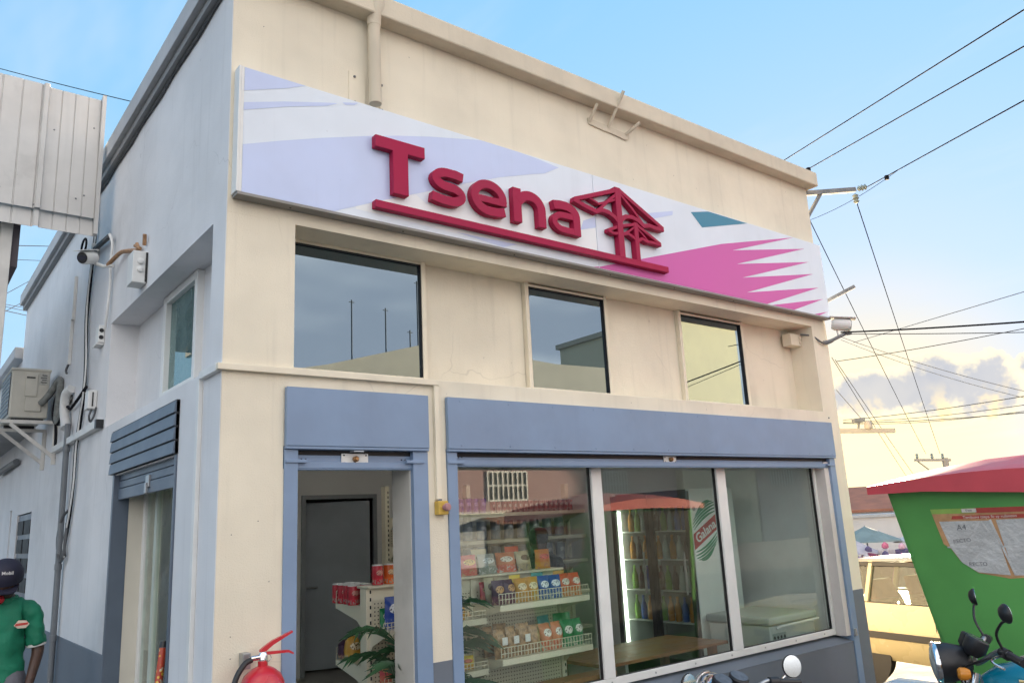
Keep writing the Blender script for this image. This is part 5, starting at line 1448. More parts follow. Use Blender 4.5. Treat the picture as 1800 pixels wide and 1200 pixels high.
# ---- parked car
cr = thing('parked_car', 'cream yellow estate car parked between the shop and the kiosk', 'car', (8.3, -.3, -.22)); cr.rotation_euler = (0, 0, R_(-12)); cr['_o'] = (0, 0, 0)
CARP = mat('car_cream', (.50, .43, .26), .28, .05, 2, coat=.5); CGL = glass('car_glass', (.55, .60, .58), 1.6)
TRIMB = mat('car_trim', (.03, .03, .032), .5, .15, 6); TYRE = mat('tyre_rubber', (.018, .018, .018), .8, .2, 12)
LN = [(-2.05, .62, .80, .62), (-1.9, .34, .84, .72), (-1.3, .28, .86, .76), (-.7, .26, .88, .79), (.2, .26, .885, .80), (1.2, .26, .885, .80), (1.75, .32, .86, .78), (2.0, .45, .84, .74)]   # y, zlow, zbelt, half width (front at -y)
f = MB(); prof = []
for (y, z0_, zb_, hw) in LN:
    prof.append([(-hw * .92, z0_), (-hw, z0_ + .10), (-hw - .015, (z0_ + zb_) / 2), (-hw, zb_ - .08), (-hw * .94, zb_), (hw * .94, zb_), (hw, zb_ - .08), (hw + .015, (z0_ + zb_) / 2), (hw, z0_ + .10), (hw * .92, z0_)])
k10 = 10
f.v = [(p_[0], LN[j][0], p_[1]) for j, c_ in enumerate(prof) for p_ in c_]
for j in range(len(prof) - 1):
    for i in range(k10):
        f.f.append((j * k10 + i, j * k10 + (i + 1) % k10, (j + 1) * k10 + (i + 1) % k10, (j + 1) * k10 + i))
f.f += [tuple(range(k10)), tuple(range(len(prof) * k10 - 1, len(prof) * k10 - 1 - k10, -1))]
f.build('body', CARP, cr, True, local=True)
f = MB(); rf = [(-.45, 1.20, .60), (-.1, 1.345, .60), (.6, 1.365, .61), (1.4, 1.345, .60), (1.72, 1.29, .58)]
f.v = [(s_ * hw, y, z + dz) for (y, z, hw) in rf for s_, dz in ((-1, -.03), (-.9, .0), (.9, 0), (1, -.03), (.9, -.05), (-.9, -.05))]
for j in range(4):
    for i in range(6):
        f.f.append((j * 6 + i, j * 6 + (i + 1) % 6, (j + 1) * 6 + (i + 1) % 6, (j + 1) * 6 + i))
f.f += [tuple(range(6)), tuple(range(29, 23, -1))]
f.build('roof', CARP, cr, True, local=True)
for s_ in (-1, 1):
    for a, b_ in (((-.98, .86), (-.45, 1.19)), ((.22, .88), (.24, 1.32)), ((1.12, .88), (1.10, 1.32)), ((1.95, .84), (1.70, 1.26))):
        f = MB(); f.bar((s_ * .745, a[0], a[1]), (s_ * .598, b_[0], b_[1]), .05, .05, (0, 1, 0)); f.build('pillar', CARP, cr, local=True)
    for (ya, yb_, yc, yd) in ((-.90, .20, .22, -.42), (.26, 1.10, 1.08, .27), (1.14, 1.90, 1.66, 1.12)):
        g = MB(); g.hexa([(s_ * .742, ya, .885), (s_ * .736, ya, .885), (s_ * .742, yb_, .885), (s_ * .736, yb_, .885), (s_ * .606, yd, 1.30 if yd > -.3 else 1.19), (s_ * .600, yd, 1.30 if yd > -.3 else 1.19), (s_ * .606, yc, 1.30), (s_ * .600, yc, 1.30)])
        g.build('side_window', CGL, cr, local=True)
    g = MB(); g.box(s_ * .800, s_ * .822, -1.7, 1.8, .50, .575); g.build('rubbing_strip', TRIMB, cr, bevel=.006, local=True)
    g = MB(); g.box(s_ * .72, s_ * .758, -.95, 1.9, .862, .885); g.build('window_trim', TRIMB, cr, local=True)
    g = MB(); g.box(s_ * .585, s_ * .63, -.35, 1.65, 1.275, 1.318); g.build('roof_gutter', TRIMB, cr, local=True)
    g = MB(); g.box(s_ * .803, s_ * .812, .215, .222, .30, .86); g.box(s_ * .803, s_ * .812, -.845, -.838, .32, .84); g.build('door_gap', TRIMB, cr, local=True)
    g = MB(); g.box(s_ * .80, s_ * .825, .02, .16, .74, .775); g.build('door_handle', CHROME, cr, bevel=.005, local=True)
    for yy in (-1.32, 1.22):
        wl = MB(); wl.lathe([(.20, -.085), (.285, -.075), (.30, -.04), (.30, .04), (.285, .075), (.20, .085)], (s_ * .69, yy, .30), (1, 0, 0), 28); wo = wl.build('wheel', TYRE, cr, True, local=True)
        rm = MB(); rm.lathe([(.195, -.05), (.195, .062), (.14, .07), (.06, .055), (.05, .075), (.01, .078)], (s_ * .69, yy, .30), (s_, 0, 0), 22); rm.build('rim', STEEL, wo, True, local=True)
        ar = MB(); ar.lathe([(.345, 0), (.345, .012), (.30, .012)], (s_ * .765, yy, .30), (s_, 0, 0), 28); ar.build('wheel_arch', TRIMB, cr, local=True)
for nm, q in (('windscreen', [(-.70, -.98, .87), (.70, -.98, .87), (-.57, -.46, 1.21), (.57, -.46, 1.21)]), ('rear_window', [(-.68, 1.96, .86), (.68, 1.96, .86), (-.56, 1.72, 1.26), (.56, 1.72, 1.26)])):
    g = MB(); g.hexa(q[:2] + [(a, b_ + .006, c2) for a, b_, c2 in q[:2]] + q[2:] + [(a, b_ + .006, c2) for a, b_, c2 in q[2:]]); g.build(nm, CGL, cr, local=True)
for yy in (-.25, .85):
    for s_ in (-.33, .33):
        g = MB(); g.box(s_ - .22, s_ + .22, yy - .22, yy + .25, .42, .60); g.hexa([(s_ - .22, yy + .22, .55), (s_ + .22, yy + .22, .55), (s_ - .22, yy + .34, .55), (s_ + .22, yy + .34, .55), (s_ - .18, yy + .38, 1.10), (s_ + .18, yy + .38, 1.10), (s_ - .18, yy + .46, 1.10), (s_ + .18, yy + .46, 1.10)])
        g.build('seat', mat('seat_cloth', (.50, .22, .12), .8, .2, 10), cr, bevel=.02, local=True)
g = MB(); g.box(-.74, .74, -2.14, -2.04, .40, .56); g.build('bumper', TRIMB, cr, bevel=.02, local=True)
g = MB(); g.box(-.76, .76, 2.0, 2.1, .42, .58); g.build('bumper', TRIMB, cr, bevel=.02, local=True)
for s_ in (-1, 1):
    g = MB(); g.box(s_ * .36, s_ * .62, -2.075, -2.05, .62, .75); g.build('headlight', LAB, cr, bevel=.01, local=True)
    g = MB(); g.box(s_ * .52, s_ * .74, 2.0, 2.03, .6, .74); g.build('tail_light', RED, cr, bevel=.01, local=True)


rw_ = thing('unseen_shade_block', 'long unseen block added to shade the foot of the tall cream house', 'building', (90, 0, -2.6))  # out-of-view block added to keep low sun off the cream house's foot
MB().box(76, 115, -4, 3, -2.6, 10).build('wall', mat('shade_block_cream', (.50, .44, .34), .8, .08, .5), rw_)
MB().box(75.8, 115.2, -4.2, 3.2, 10.001, 10.3).build('parapet', GREYC, rw_)


# ---- motorcycles (forward = local +X)
def motorcycle(label, loc, heading, tank, bar_turn=0.0, chrome_lamp=False, mirror_round=False, lz=.96, mz=1.235, sc_=1.0):
    t = thing('motorcycle', label, 'motorcycle', loc); t.rotation_euler = (0, 0, heading); t['_o'] = (0, 0, 0); t.scale = (sc_, sc_, sc_)
    gz = .03
    for xx in (.66, -.64):
        f = MB(); f.tube([(xx + .25 * math.cos(a * math.pi / 14), 0, .30 + .25 * math.sin(a * math.pi / 14)) for a in range(29)], .048, 10, False); wo = f.build('wheel', TYRE, t, True, local=True)
        f = MB(); f.tube([(xx + .205 * math.cos(a * math.pi / 14), 0, .30 + .205 * math.sin(a * math.pi / 14)) for a in range(29)], .014, 6, False)
        for a in range(9):
            an_ = a * 2 * math.pi / 9; f.tube([(xx, .01, .30), (xx + .2 * math.cos(an_), 0, .30 + .2 * math.sin(an_))], .005, 5)
        f.lathe([(.05, -.05), (.05, .05)], (xx, 0, .30), (0, 1, 0), 12); f.build('rim', STEEL, wo, local=True)
    for s_ in (-1, 1):
        f = MB(); f.tube([(.66, s_ * .085, .30), (.56, s_ * .085, .62), (.47, s_ * .085, .93)], [.026, .026, .019], 10); f.build('fork', CHROME, t, True, local=True)
        f = MB(); f.tube([(-.64, s_ * .12, .32), (-.45, s_ * .12, .70)], .028, 8); f.build('shock_absorber', CHROME, t, True, local=True)
        f = MB(); f.tube([(.5, s_ * .03, .84), (.1, s_ * .09, .58), (.1, s_ * .09, .30), (-.3, s_ * .09, .32), (-.64, s_ * .1, .30)], .018, 8); f.tube([(.42, s_ * .03, .84), (-.1, s_ * .08, .76), (-.75, s_ * .1, .70)], .018, 8); f.build('frame_tube', BLACK, t, True, local=True)
    f = MB(); secs = [(.44, .05, .84, .90), (.36, .11, .76, .955), (.2, .145, .73, .985), (.02, .14, .73, .965), (-.1, .09, .74, .90)]
    for (xx, hw, z0_, z1_) in secs:
        for a in range(12):
            an_ = 2 * math.pi * a / 12; f.v.append((xx, hw * math.cos(an_), (z0_ + z1_) / 2 + (z1_ - z0_) / 2 * math.sin(an_)))
    for j in range(4):
        for i in range(12):
            f.f.append((j * 12 + i, j * 12 + (i + 1) % 12, (j + 1) * 12 + (i + 1) % 12, (j + 1) * 12 + i))
    f.f += [tuple(range(12)), tuple(range(59, 47, -1))]; tk = f.build('tank', tank, t, True, local=True)
    f = MB(); f.lathe([(.035, 0), (.035, .012), (.02, .016)], (.22, 0, .98), (0, 0, 1), 14); f.build('filler_cap', CHROME, tk, True, local=True)
    f = MB(); f.tube([(.30, .120, .90), (.1, .147, .88), (-.06, .12, .86)], .006, 5); f.build('stripe', mat('tank_stripe', (.70, .55, .25), .4, .05, 5), tk, local=True)
    f = MB(); f.hexa([(-.85, -.11, .74), (-.12, -.13, .76), (-.85, .11, .74), (-.12, .13, .76), (-.85, -.10, .84), (-.12, -.09, .83), (-.85, .10, .84), (-.12, .09, .83)]); f.build('seat', BLACK, t, bevel=.03, local=True)
    f = MB(); f.box(-.12, .22, -.13, .13, .26, .50); f.hexa([(.0, -.09, .50), (.22, -.09, .48), (.0, .09, .50), (.22, .09, .48), (.08, -.09, .70), (.28, -.09, .66), (.08, .09, .70), (.28, .09, .66)]); f.build('engine', STEEL, t, bevel=.02, local=True)
    f = MB(); f.tube(catmull([(.2, -.1, .55), (.34, -.13, .40), (.1, -.16, .24), (-.3, -.17, .28), (-.85, -.18, .36)]), .03, 9); f.build('exhaust', CHROME, t, True, local=True)
    for xx, a0, a1, r in ((.66, 10, 150, .33), (-.64, 40, 190, .33)):
        f = MB(); pa = [(xx + r * math.cos(R_(a0 + (a1 - a0) * i / 10)), .30 + r * math.sin(R_(a0 + (a1 - a0) * i / 10))) for i in range(11)]
        f.v = [(p_[0], y, p_[1] + dz) for p_ in pa for y, dz in ((-.06, -.015), (0, .012), (.06, -.015))]
        f.f = [(i * 3 + q, i * 3 + q + 1, i * 3 + q + 4, i * 3 + q + 3) for i in range(10) for q in range(2)]
        mo = f.build('mudguard', tank if xx > 0 else BLACK, t, True, local=True); sl_ = mo.modifiers.new('solid', 'SOLIDIFY'); sl_.thickness = .006
    for s_ in (-1, 1):
        f = MB(); f.tube([(-.02, s_ * .08, .30), (-.10, s_ * .17, .02), (-.16, s_ * .17, .012)], .012, 7); f.build('centre_stand', BLACK, t, True, local=True)
    # steering head group: turned about the head axis
    T = Matrix.Translation((.47, 0, 0)) @ Matrix.Rotation(bar_turn, 4, 'Z') @ Matrix.Translation((-.47, 0, 0))

    def put(f_, nm, m, par=t, sm=True):
        f_.xf(T); return f_.build(nm, m, par, sm, local=True)
    shell = CHROME if chrome_lamp else BLACK
    hl = put(MB().lathe([(.04, -.13), (.075, -.10), (.094, -.03), (.097, .02), (.094, .03)], (.60, 0, lz), (1, 0, -.06), 24), 'headlamp', shell)
    put(MB().lathe([(.098, .018), (.102, .03), (.098, .04), (.090, .042)], (.60, 0, lz), (1, 0, -.06), 24), 'bezel', CHROME, hl)
    put(MB().lathe([(.090, .036), (.07, .048), (.03, .055), (.002, .057)], (.60, 0, lz), (1, 0, -.06), 24), 'lens', mat('lamp_lens', (.62, .64, .60), .12, .1, 30, metal=.5), hl)
    for s_ in (-1, 1):
        put(MB().lathe([(.03, -.03), (.055, 0), (.055, .05), (.05, .055)], (.46, s_ * .06, 1.03), (-.5, 0, 1), 16), 'gauge', BLACK)
        put(MB().lathe([(.046, .056), (.046, .058)], (.46, s_ * .06, 1.03), (-.5, 0, 1), 16), 'gauge_face', mat('gauge_face', (.10, .10, .11), .2, .2, 30))
        put(MB().tube([(.52, s_ * .09, lz - .02), (.53, s_ * .17, lz - .02)], .009, 6), 'indicator_stalk', BLACK)
        put(MB().lathe([(.02, -.02), (.03, .0), (.03, .025), (.02, .035)], (.53, s_ * .185, lz - .02), (1, 0, 0), 12), 'indicator', mat('amber_lens', (.60, .22, .02), .2, .1, 9))
        gp = put(MB().tube([(.345, s_ * .26, 1.035), (.315, s_ * .385, 1.02)], .019, 10), 'grip', BLACK)
        put(MB().tube([(.36, s_ * .20, 1.04), (.35, s_ * .255, 1.036)], .026, 10), 'switch_block', BLACK)
        put(MB().tube(catmull([(.37, s_ * .23, 1.03), (.42, s_ * .27, 1.02), (.425, s_ * .33, 1.01), (.40, s_ * .40, 1.0)]), .006, 6), 'brake_lever', CHROME)
        put(MB().tube(catmull([(.36, s_ * .22, 1.05), (.385, s_ * .26, mz - .11), (.37, s_ * .33, mz - .05), (.355, s_ * .36, mz - .035)]), .0065, 7), 'mirror_stem', CHROME if mirror_round else BLACK)
        mc = Vector((.35, s_ * .375, mz)); ax_ = Vector((-1, -s_ * .22, .10)).normalized()
        r_ = .060 if mirror_round else .044
        mo = put(MB().lathe([(.012, -.030), (r_ * .7, -.022), (r_, -.004), (r_ * 1.02, .003), (r_ * .98, .006)], mc, ax_, 22), 'mirror', BLACK)
        put(MB().lathe([(r_ * .95, .0065), (r_ * .95, .0075)], mc, ax_, 22), 'mirror_glass', mat('mirror_glass', (.86, .90, .93), .02, .01, 3, metal=1.0), mo, False)
    put(MB().tube(catmull([(.345, -.28, 1.036), (.37, -.19, 1.045), (.44, -.07, .975), (.45, 0, .96), (.44, .07, .975), (.37, .19, 1.045), (.345, .28, 1.036)]), .012, 9), 'handlebar', STEEL)
    put(MB().tube(catmull([(.36, .21, 1.03), (.47, .17, .99), (.52, .05, .93), (.50, .02, .80)]), .006, 5), 'brake_cable', BLACK)
    put(MB().tube(catmull([(.36, -.21, 1.03), (.50, -.16, 1.0), (.54, -.05, .93), (.50, -.02, .80)]), .006, 5), 'clutch_cable', BLACK)
    return t


TEALT = mat('teal_tank', (.0, .16, .24), .22, .08, 3, coat=.6)
hd_ = R_(122); hc = Vector((3.05, -2.30, 0))
motorcycle('black motorcycle with a teal tank parked in front of the green kiosk', tuple(hc - Vector((math.cos(hd_), math.sin(hd_), 0)) * .40), hd_, TEALT)
hd_ = R_(82); hc = Vector((1.97, -1.60, 0))
motorcycle('motorcycle with round chrome mirrors and lamp below the shop window', tuple(hc - Vector((math.cos(hd_), math.sin(hd_), 0)) * .36), hd_, mat('blue_tank', (.02, .05, .22), .22, .08, 3, coat=.6), chrome_lamp=True, mirror_round=True, lz=.99, mz=1.10, sc_=.90)

# ---- CCTV at the right end of the facade
cc = thing('security_camera', 'white bullet security camera on an arm at the end of the cream facade', 'camera', (6.05, -.05, 3.42))
f = MB(); f.tube(catmull([(5.97, -.01, 3.365), (6.02, -.06, 3.375), (6.07, -.13, 3.41), (6.11, -.17, 3.43), (6.17, -.20, 3.44)]), .017, 8); f.build('arm', GALV, cc, True)
c0 = Vector((6.07, -.12, 3.535)); ax = Vector((.55, -.80, -.16)).normalized(); sd = ax.cross(Vector((0, 0, 1))).normalized(); up = sd.cross(ax); up = up if up.z > 0 else -up
f = MB(); f.lathe([(.045, -.05), (.062, -.02), (.062, .12), (.056, .13)], c0, ax, 20); f.build('housing', WHITEP, cc, True)
f = MB(); f.obox(c0 + ax * .05 + up * .068, ax, sd, up, .25, .135, .008); f.build('sun_hood', WHITEP, cc, bevel=.003)
f = MB(); f.lathe([(.048, .131), (.048, .135)], c0, ax, 20); f.build('lens_face', mat('camera_face', (.20, .20, .22), .3, .3, 40), cc)
for k in (.0, .07):
    f = MB(); f.tube([c0 + ax * k - up * .05, c0 + ax * k - Vector((0, 0, .11))], .009, 7); f.build('stand', WHITEP, cc)
jb = thing('junction_box', 'cream junction box under the ledge at the end of the facade', 'box', (5.66, .05, 3.42))
f = MB(); f.box(5.62, 5.797, .13, .23, 3.335, 3.455); f.build('housing', TRIMC, jb, bevel=.006)
for zz in (3.37, 3.42):
    f = MB(); f.lathe([(.016, 0), (.016, .012)], (5.77, .13, zz), (0, -1, 0), 10); f.build('gland', TRIMC, jb)
solo('camera_lead', 'black lead drooping from the cream junction box to the end camera', 'cable', MB().tube(catmull([(5.77, .115, 3.45), (5.82, .02, 3.42), (5.90, -.02, 3.36), (5.98, -.03, 3.345), (6.04, -.07, 3.37)]), .009, 6), CABLEG)

# ================================================================== STREET FURNITURE AND WIRES
ra = thing('wire_bracket', 'dark steel wire arm with a strut at the right roof corner', 'bracket', (6.07, .05, 5.1))
f = MB(); f.bar((6.02, .06, 5.0), (6.90, -.10, 5.19), .05, .05); f.build('arm', GALV, ra)
f = MB(); f.bar((6.35, .0, 5.06), (6.075, .05, 4.72), .03, .03); f.build('strut', GALV, ra)
INS = mat('glass_insulator', (.30, .34, .30), .2, .2, 20)
for k, (p_, ax_) in enumerate((((6.93, -.12, 5.20), (.6, -.6, .15)), ((6.90, -.10, 5.14), (.05, .0, -1)))):
    f = MB(); f.lathe([(.012, 0), (.035, .02), (.02, .035), (.038, .055), (.02, .07), (.035, .09), (.01, .11)], p_, ax_, 12); f.build('insulator', INS, ra, True)
sb = thing('steel_stub', 'short grey steel bar sticking out behind the sign end', 'bar', (6.0, .1, 3.8))
f = MB(); f.bar((6.02, .20, 3.72), (6.42, -.18, 3.97), .035, .035); f.build('bar', GALV, sb)
ca = thing('camera_mast_arm', 'pale crossarm with two small cameras beyond the facade end', 'bracket', (9.3, 1.45, 2.75))
MPALE = mat('mast_pale', (.42, .38, .32), .6, .1, 6)
f = MB(); f.bar((8.90, 1.77, 2.775), (9.62, 1.21, 2.735), .05, .06); f.build('arm', MPALE, ca)
f = MB(); f.tube([(8.90, 1.79, ground_z(8.9, 1.8)), (8.90, 1.79, 3.0)], .05, 10); f.build('mast', MPALE, ca, True)
f = MB(); f.obox((9.235, 1.50, 2.90), (.9, -.5, .1), (.5, .9, 0), (0, 0, 1), .17, .07, .06); f.build('camera_box', GALV, ca, bevel=.01)
f = MB(); f.tube([(9.235, 1.50, 2.87), (9.22, 1.51, 2.78)], .015, 6); f.build('camera_stem', GALV, ca)
f = MB(); f.lathe([(.05, 0), (.055, .03), (.045, .09), (.02, .11)], (9.33, 1.42, 2.78), (0, 0, 1), 12); f.build('dome_camera', MPALE, ca, True)
pw = thing('utility_pole', 'far utility pole with a three-insulator crossarm above the kiosk roof', 'pole', (23.93, 6.85, -2.3))
f = MB(); f.tube([(23.93, 6.85, ground_z(24, 7)), (23.93, 6.85, 3.02)], .09, 10); f.build('pole', MPALE, pw, True)
f = MB(); f.bar((23.15, 7.39, 3.0), (24.0, 6.73, 2.95), .07, .07); f.build('crossarm', MPALE, pw)
f = MB(); f.bar((23.22, 7.34, 2.96), (23.63, 7.13, 2.60), .03, .03); f.bar((23.63, 7.13, 2.62), (23.93, 6.86, 2.60), .04, .04); f.build('brace', MPALE, pw)
for t_ in (.08, .50, .80):
    q = Vector((23.15, 7.39, 3.03)).lerp(Vector((24.0, 6.73, 2.98)), t_); f = MB(); f.lathe([(.02, 0), (.05, .05), (.03, .10), (.045, .14), (.01, .17)], q, (0, 0, 1), 10); f.build('insulator', INS, pw, True)

WIRES = [
    ('uppermost of the three thick wires rising from the roof corner', (6.407, 0.707, 5.581), (4.274, -3.043, 4.933), 0.008, 0),
    ('middle of the three thick wires rising from the roof corner', (6.613, 0.44, 5.483), (4.299, -2.992, 4.689), 0.008, 0),
    ('lowest thick wire leading from the roof arm insulator', (7.02, -0.2, 5.22), (4.333, -2.92, 4.351), 0.008, 0),
    ('wire dropping from the roof arm down to the far crossarm', (6.91, -0.1, 5.04), (23.805, 6.911, 3.15), 0.008, 0.1),
    ('wire behind the sign end running down to the far crossarm', (7.019, 0.589, 5.214), (23.466, 7.175, 3.17), 0.008, 0.1),
    ('slack jumper wire curving from the roof arm to the near wire', (6.4, -0.83, 5.02), (6.868, 0.635, 5.018), 0.004, 0.12),
    ('thick black cable leaving the end camera across the sky', (6.102, -0.134, 3.455), (5.653, -2.286, 3.068), 0.011, 0.05),
    ('thin wire just under the thick black camera cable', (6.103, -0.13, 3.438), (5.664, -2.263, 2.959), 0.005, 0.03),
    ('pale wire climbing above the camera cable across the sky', (17.565, 5.804, 5.746), (12.605, -0.51, 4.971), 0.010, 0.0),
    ('dark wire crossing the camera cable low over the cloud', (9.821, 2.025, 3.884), (9.157, -1.339, 3.739), 0.007, 0.1),
    ('upper of two wires falling across the front of the cloud', (11.705, 2.922, 4.656), (12.786, -0.131, 3.181), 0.007, 0.3),
    ('lower of two wires falling across the front of the cloud', (11.896, 3.034, 4.648), (12.792, -0.119, 3.122), 0.006, 0.4),
    ('top wire of the low group under the cloud', (17.554, 6.363, 3.863), (12.763, -0.179, 3.407), 0.011, 0.2),
    ('second wire of the low group under the cloud', (17.558, 6.372, 3.821), (12.774, -0.156, 3.298), 0.009, 0.3),
    ('third wire of the low group under the cloud', (17.562, 6.38, 3.779), (12.78, -0.144, 3.239), 0.008, 0.4),
    ('bottom wire of the low group under the cloud', (17.558, 6.372, 3.79), (12.789, -0.126, 3.10), 0.011, 0.2),
    ('first of the thin wires slanting down beside the facade end', (12.54, 3.614, 4.495), (23.968, 8.153, 2.69), 0.009, 0.1),
    ('second of the thin wires slanting down beside the facade end', (12.595, 3.584, 4.45), (24.231, 7.974, 2.587), 0.009, 0.1),
    ('short wire slanting to the camera arm beside the facade', (8.928, 1.588, 3.323), (9.254, 1.468, 2.925), 0.006, 0.0),
    ('thin wire above the white canopy crossing to the roof edge', (-0.768, 11.258, 10.122), (0.93, 6.686, 7.679), 0.009, 0.05),
    ('upper level wire in the gap under the canopy', (0.214, 16.207, 8.46), (1.408, 17.688, 9.113), 0.013, 0),
    ('lower level wire in the gap under the canopy', (0.245, 16.27, 8.159), (1.445, 17.764, 8.75), 0.009, 0),
    ('first slanting wire in the gap beside the post', (0.142, 14.156, 6.699), (1.464, 17.806, 8.555), 0.009, 0),
    ('second slanting wire in the gap beside the post', (0.176, 14.226, 6.365), (1.509, 17.9, 8.109), 0.009, 0),
    ('upper of the sagging wires low in the gap beside the post', (0.155, 14.181, 6.577), (1.573, 18.033, 7.482), 0.009, 0),
    ('middle of the sagging wires low in the gap beside the post', (0.159, 14.191, 6.532), (1.581, 18.051, 7.398), 0.009, 0),
    ('lower of the sagging wires low in the gap beside the post', (0.167, 14.207, 6.454), (1.593, 18.074, 7.286), 0.012, 0),
]
for i, (lab, a, b_, r, sag) in enumerate(WIRES):
    a = Vector(a); b_ = Vector(b_); d_ = b_ - a
    if i in (0, 1):
        a = a - d_ * .25
    if i not in (3, 4, 5, 18):
        b_ = b_ + d_ * (.04 if i < 3 else .5 if i < 9 else .3)
    if i > 19:
        a = a - d_ * .4
    pts = [a.lerp(b_, t_ / 14) - Vector((0, 0, sag * 4 * (t_ / 14) * (1 - t_ / 14) * .5)) for t_ in range(15)]
    o = solo('power_line', lab, 'wire', MB().tube(pts, r * .72, 5), CABLEG if (8 <= i < 19 and i != 9) else CABLE, True, 'overhead wires')
f = MB(); f.obox((6.62, -.60, 5.075), (-.7, -.65, -.2), (0, 0, 1), (.65, -.7, 0), .05, .05, .03)
solo('wire_clamp', 'small dark clamp on the lowest thick wire', 'clamp', f, CABLE, False)
f = MB(); f.obox((6.42, .14, 5.41), (-.5, -.8, -.2), (0, 0, 1), (.8, -.5, 0), .05, .05, .03); f.obox((6.43, .16, 5.34), (0, 0, 1), (1, 0, 0), (0, 1, 0), .06, .02, .02)
solo('wire_clamp', 'small dark clamp on the middle thick wire above the roof corner', 'clamp', f, CABLE, False)

# blue-and-white striped crate by the shop corner
cx_ = thing('striped_crate', 'pale blue striped crate on the ground by the shop corner', 'crate', (5.4, -.55, 0))
LB = mat('pale_blue', (.42, .58, .74), .5, .08, 5); WB = mat('white_slat', (.72, .76, .80), .5, .05, 5)
for i in range(7):
    f = MB(); f.box(5.05 + i * .1, 5.143 + i * .1, -.80, -.40, .27, .285); f.build('slat', LB if i % 2 else WB, cx_)
for yy in (-.80, -.415):
    for k in range(3):
        f = MB(); f.box(5.05, 5.743, yy, yy + .015, .02 + k * .08, .09 + k * .08); f.build('slat', LB, cx_)

# ================================================================== FAR STREET ON THE RIGHT
TILE = mat('clay_roof', (.36, .15, .09), .8, .2, 1.5, .3, 20); FARW = mat('far_white', (.66, .64, .62), .8, .08, .7, stain=.12); FARC = mat('far_cream', (.58, .50, .36), .8, .08, .7, stain=.12)
DARKW = mat('dark_window', (.06, .065, .07), .3, .2, 3)


def far_house(label, c, w_, d_, z0, z1, rise, m, rot, wins, eave=.35):
    t = thing('far_house', label, 'house', (c[0], c[1], z0), 'houses down the street'); t.rotation_euler = (0, 0, rot); t['_o'] = (0, 0, 0); h_ = z1 - z0
    MB().box(-w_ / 2, w_ / 2, -d_ / 2, d_ / 2, 0, h_).build('wall', m, t, local=True)
    f = MB(); a, b_ = w_ / 2 + eave, d_ / 2 + eave
    f.v = [(-a, -b_, h_ - .08), (a, -b_, h_ - .08), (a, b_, h_ - .08), (-a, b_, h_ - .08), (-a + b_ * .6, 0, h_ + rise), (a - b_ * .6, 0, h_ + rise), (-a, -b_, h_ + .03), (a, -b_, h_ + .03), (a, b_, h_ + .03), (-a, b_, h_ + .03)]
    f.f = [(0, 3, 2, 1), (6, 7, 5, 4), (7, 8, 5), (8, 9, 4, 5), (9, 6, 4), (0, 1, 7, 6), (1, 2, 8, 7), (2, 3, 9, 8), (3, 0, 6, 9)]
    f.build('roof', TILE, t, local=True)
    for (x_, z_, ww, hh) in wins:
        p_ = MB().box(x_ - ww / 2, x_ + ww / 2, -d_ / 2 - .05, -d_ / 2 + .02, z_, z_ + hh).build('window', DARKW, t, local=True)
        g = MB(); g.box(x_ - ww / 2 - .06, x_ + ww / 2 + .06, -d_ / 2 - .07, -d_ / 2 - .052, z_ - .06, z_); g.box(x_ - ww / 2 - .06, x_ + ww / 2 + .06, -d_ / 2 - .07, -d_ / 2 - .052, z_ + hh, z_ + hh + .06); g.box(x_ - .025, x_ + .025, -d_ / 2 - .065, -d_ / 2 - .052, z_, z_ + hh); g.build('frame', WB, p_, local=True)
    return t


ROTC = math.atan2(-31.0, -18.0) + math.pi / 2      # front (-y) looks back towards the photographer
fr_ = R_(-62)
far_house('white house with a red tiled roof beyond the car', (33.2, 13.8), 5.0, 4.5, -2.6, 1.55, .75, FARW, fr_, [(-1.7, 2.9, .7, .9), (.2, 2.7, .7, 1.1), (1.6, 2.9, .6, .9)])
far_house('cream house with a red tiled roof behind the white one', (39.5, 17.0), 6.0, 5, -2.6, 1.9, .8, FARC, fr_, [(-1.8, 3.2, .8, 1.1), (0.5, 3.2, .8, 1.1)])
wh = thing('white_wall_house', 'long white rendered house wall with one window behind the market umbrellas', 'house', (27, 10.4, -2.6), 'houses down the street'); wh.rotation_euler = (0, 0, fr_); wh['_o'] = (0, 0, 0)
MB().box(-3.2, 3.6, 0, 3, 0, 3.92).build('wall', FARW, wh, local=True); MB().box(-3.3, 3.7, -.08, 3.1, 3.921, 4.02).build('roof', GREYC, wh, local=True)
p_ = MB().box(1.15, 1.75, -.04, .02, 2.4, 3.35).build('window', DARKW, wh, local=True); MB().box(1.08, 1.82, -.06, -.042, 2.32, 2.4).build('sill', WB, p_, local=True)
# market umbrellas and stall cloths
for i, (c, r, z, m, lab) in enumerate((((22.2, 8.75), 1.0, .70, mat('teal_canvas', (.20, .27, .27), .8, .15, 4), 'teal market umbrella in front of the white house'), ((20.9, 8.55), .8, .42, mat('grey_canvas', (.45, .42, .46), .8, .15, 4), 'pale grey market umbrella beside the teal one'), ((23.6, 7.7), .9, .62, mat('white_canvas', (.62, .60, .58), .8, .15, 4), 'white market umbrella half hidden by the kiosk'))):
    t = thing('market_umbrella', lab, 'umbrella', (c[0], c[1], ground_z(*c)), 'market umbrellas down the street')
    f = MB(); f.lathe([(r, -.02), (r * .98, .02), (r * .5, .22), (.03, .42), (.005, .46)], (c[0], c[1], z), (0, 0, 1), 8); f.build('canopy', m, t)
    f = MB(); f.tube([(c[0], c[1], ground_z(*c)), (c[0], c[1], z + .3)], .025, 6); f.build('pole', GALV, t)
rnd = random.Random(5)
CL = [(.55, .16, .25), (.62, .40, .48), (.08, .05, .09), (.30, .08, .16), (.55, .52, .55), (.12, .10, .20)]
